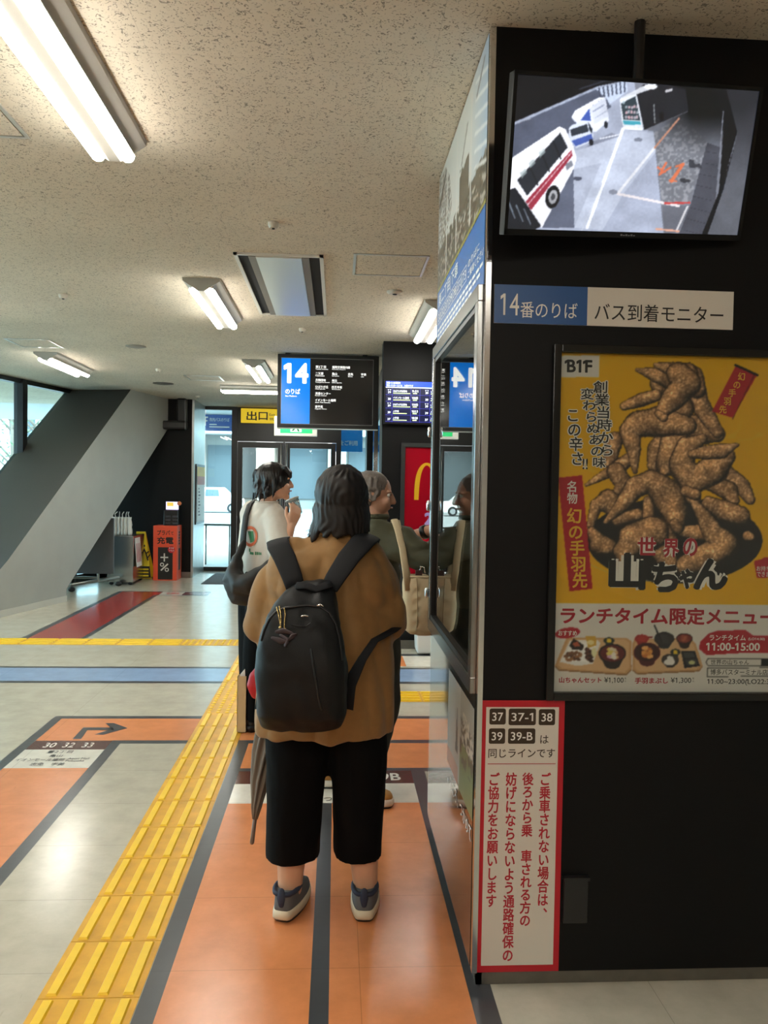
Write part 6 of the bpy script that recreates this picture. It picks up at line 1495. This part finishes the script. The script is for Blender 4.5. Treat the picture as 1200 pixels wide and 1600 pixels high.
for prof in (((1.0, -.46, 5.14, .14, .13), (.82, -.49, 5.17, .11, .13), (.5, -.50, 5.18, .10, .115), (.1, -.485, 5.17, .095, .105), (.065, -.485, 5.17, .09, .10)), ((1.0, -.44, 5.10, .14, .13), (.82, -.43, 5.06, .11, .13), (.5, -.455, 5.05, .10, .115), (.1, -.475, 5.05, .085, .095), (.065, -.475, 5.05, .08, .09))):
    mb.loft([ell_ring(cx, cy, z, hw, hd, r, f, 22) for z, cx, cy, hw, hd in prof])
fuse(mb, .011, 3, fold_fn(.008, 8, 8, 3, 1.0)).build('black_trousers', PANT, th_, smooth=True)
BK = mat('shoe_black', (22, 22, 24), .5)
shoe(th_, 'shoe', (-.555, 5.11), (.75, .66), .26, .098, BK, BK, SO, BK, .085); shoe(th_, 'shoe', (-.53, 4.985), (.75, .66), .26, .098, BK, BK, SO, BK, .085)

# big black sling bag on that back
sl = thing('sling_bag', 'large slouchy black shoulder bag across the back of the person in the white T-shirt', 'bag', (-.53, 4.93, .77))
bagm = mat('bag_black', (27, 25, 24), .6, vary=.15, vscale=14, bump=.1, bscale=220); mb = MB()
P = lambda x, y, Y: py(x, y, Y)
mb.tube([P(380, 850, 5.0), P(371, 872, 4.97), P(366, 896, 4.95), P(377, 915, 4.93), P(396, 914, 4.90), P(416, 897, 4.87), P(432, 878, 4.86), P(446, 862, 4.87)], [.028, .050, .085, .118, .125, .09, .052, .026], 20, flat=.62, up=(.3, 0, 1))
mb.tube([P(372, 880, 4.96), P(362, 905, 4.94), P(374, 932, 4.93), P(388, 936, 4.92)], [.04, .06, .06, .05], 16)
fuse(mb, .009, 4, lambda c, n: c + n * (.011 * noise.noise(Vector((c.x * 9 + c.z * 8, c.y * 8, c.z * 9))) + .005 * noise.noise(Vector((c.x * 20, c.y * 20, c.z * 26))))).build('body', bagm, sl, smooth=True)
w = MB(); w.tube([P(379, 856, 5.0), P(381, 830, 5.02), P(384, 806, 5.06), P(390, 788, 5.12), (-.53, 5.20, 1.425), (-.47, 5.28, 1.39), (-.40, 5.28, 1.28), (-.33, 5.18, 1.12)], [.030, .026, .025, .025, .025, .025, .025, .025], 10, flat=.4, up=(.6, -.6, .2), ball=False); w.build('strap', bagm, sl, smooth=True)
w = MB(); w.tube([P(440, 868, 4.86), (-.30, 4.92, 1.10), (-.24, 5.0, 1.09), (-.30, 5.14, 1.10)], [.028, .025, .025, .025], 10, flat=.4, up=(0, .3, 1), ball=False); w.build('strap', bagm, sl, smooth=True)

# the clear cup
cp = thing('plastic_cup', 'clear plastic cup raised to the mouth of the person in white', 'cup', (-.25, 5.0, 1.36))
c = Vector((-.235, 5.0, 1.35)); ax = Vector((-.38, .12, .92)).normalized(); e1 = ax.orthogonal().normalized(); e2 = ax.cross(e1)
R_ = lambda h, q: [c + ax * h + (e1 * math.cos(a) + e2 * math.sin(a)) * q for a in [2 * math.pi * k / 24 for k in range(24)]]
MB().loft([R_(0, .028), R_(.004, .031), R_(.10, .042), R_(.104, .0405), R_(.006, .029), R_(.006, .002)]).build('cup_wall', CLEAR, cp, smooth=True)
MB().loft([R_(.008, .0285), R_(.055, .034), R_(.055, .001)]).build('drink', mat('drink_pale', (206, 204, 196), .1), cp, smooth=True)
MB().loft([R_(.102, .044), R_(.108, .044), R_(.108, .004)]).build('lid', mat('lid_white', (228, 228, 226), .3), cp, smooth=True)

# bags standing by those feet
pb = thing('paper_bag', 'beige paper carrier bag standing on the floor by the black shoe left of the backpack', 'bag', (-.555, 5.05, 0))
KR = mat('kraft', (196, 174, 136), .8, vary=.05)
w = MB(); x0, x1, y0, y1, h = -.592, -.535, 4.97, 5.02, .352; t = .003
w.box((x0, y0, .002), (x1, y0 + t, h)).box((x0, y1 - t, .002), (x1, y1, h)).box((x0, y0, .002), (x0 + t, y1, h)).box((x1 - t, y0, .002), (x1, y1, h)).box((x0, y0, .002), (x1, y1, .006)); w.build('body', KR, pb)
w = MB(); w.prism([(-.585, 4.985, .30), (-.545, 4.985, .30), (-.505, 4.99, .41), (-.520, 4.99, .43), (-.575, 4.985, .36)], (0, .02, 0)); w.build('leaflet', mat('paper_white', (1, 1, 1)), pb)
rp = thing('red_pouch', 'red bag hanging beside the backpack in front of the black trouser leg', 'bag', (-.43, 4.87, .225))
mb = MB(); mb.loft([ell_ring(cx, 4.87, z, hw, hd, n=20) for z, cx, hw, hd in ((.225, -.41, .03, .012), (.25, -.425, .065, .026), (.32, -.437, .088, .034), (.39, -.43, .078, .032), (.45, -.405, .045, .02), (.48, -.39, .02, .012))])
fuse(mb, .007, 2, fold_fn(.006, 14, 14, 9, 3.0)).build('body', mat('pouch_red', (176, 22, 34), .45, vary=.08), rp, smooth=True)
MB().tube([(-.39, 4.87, .48), (-.385, 4.90, .6), (-.37, 4.99, .85), (-.345, 5.36, 1.0)], .006, 8).build('cord', mat('pouch_red', (1, 1, 1)), rp, smooth=True)
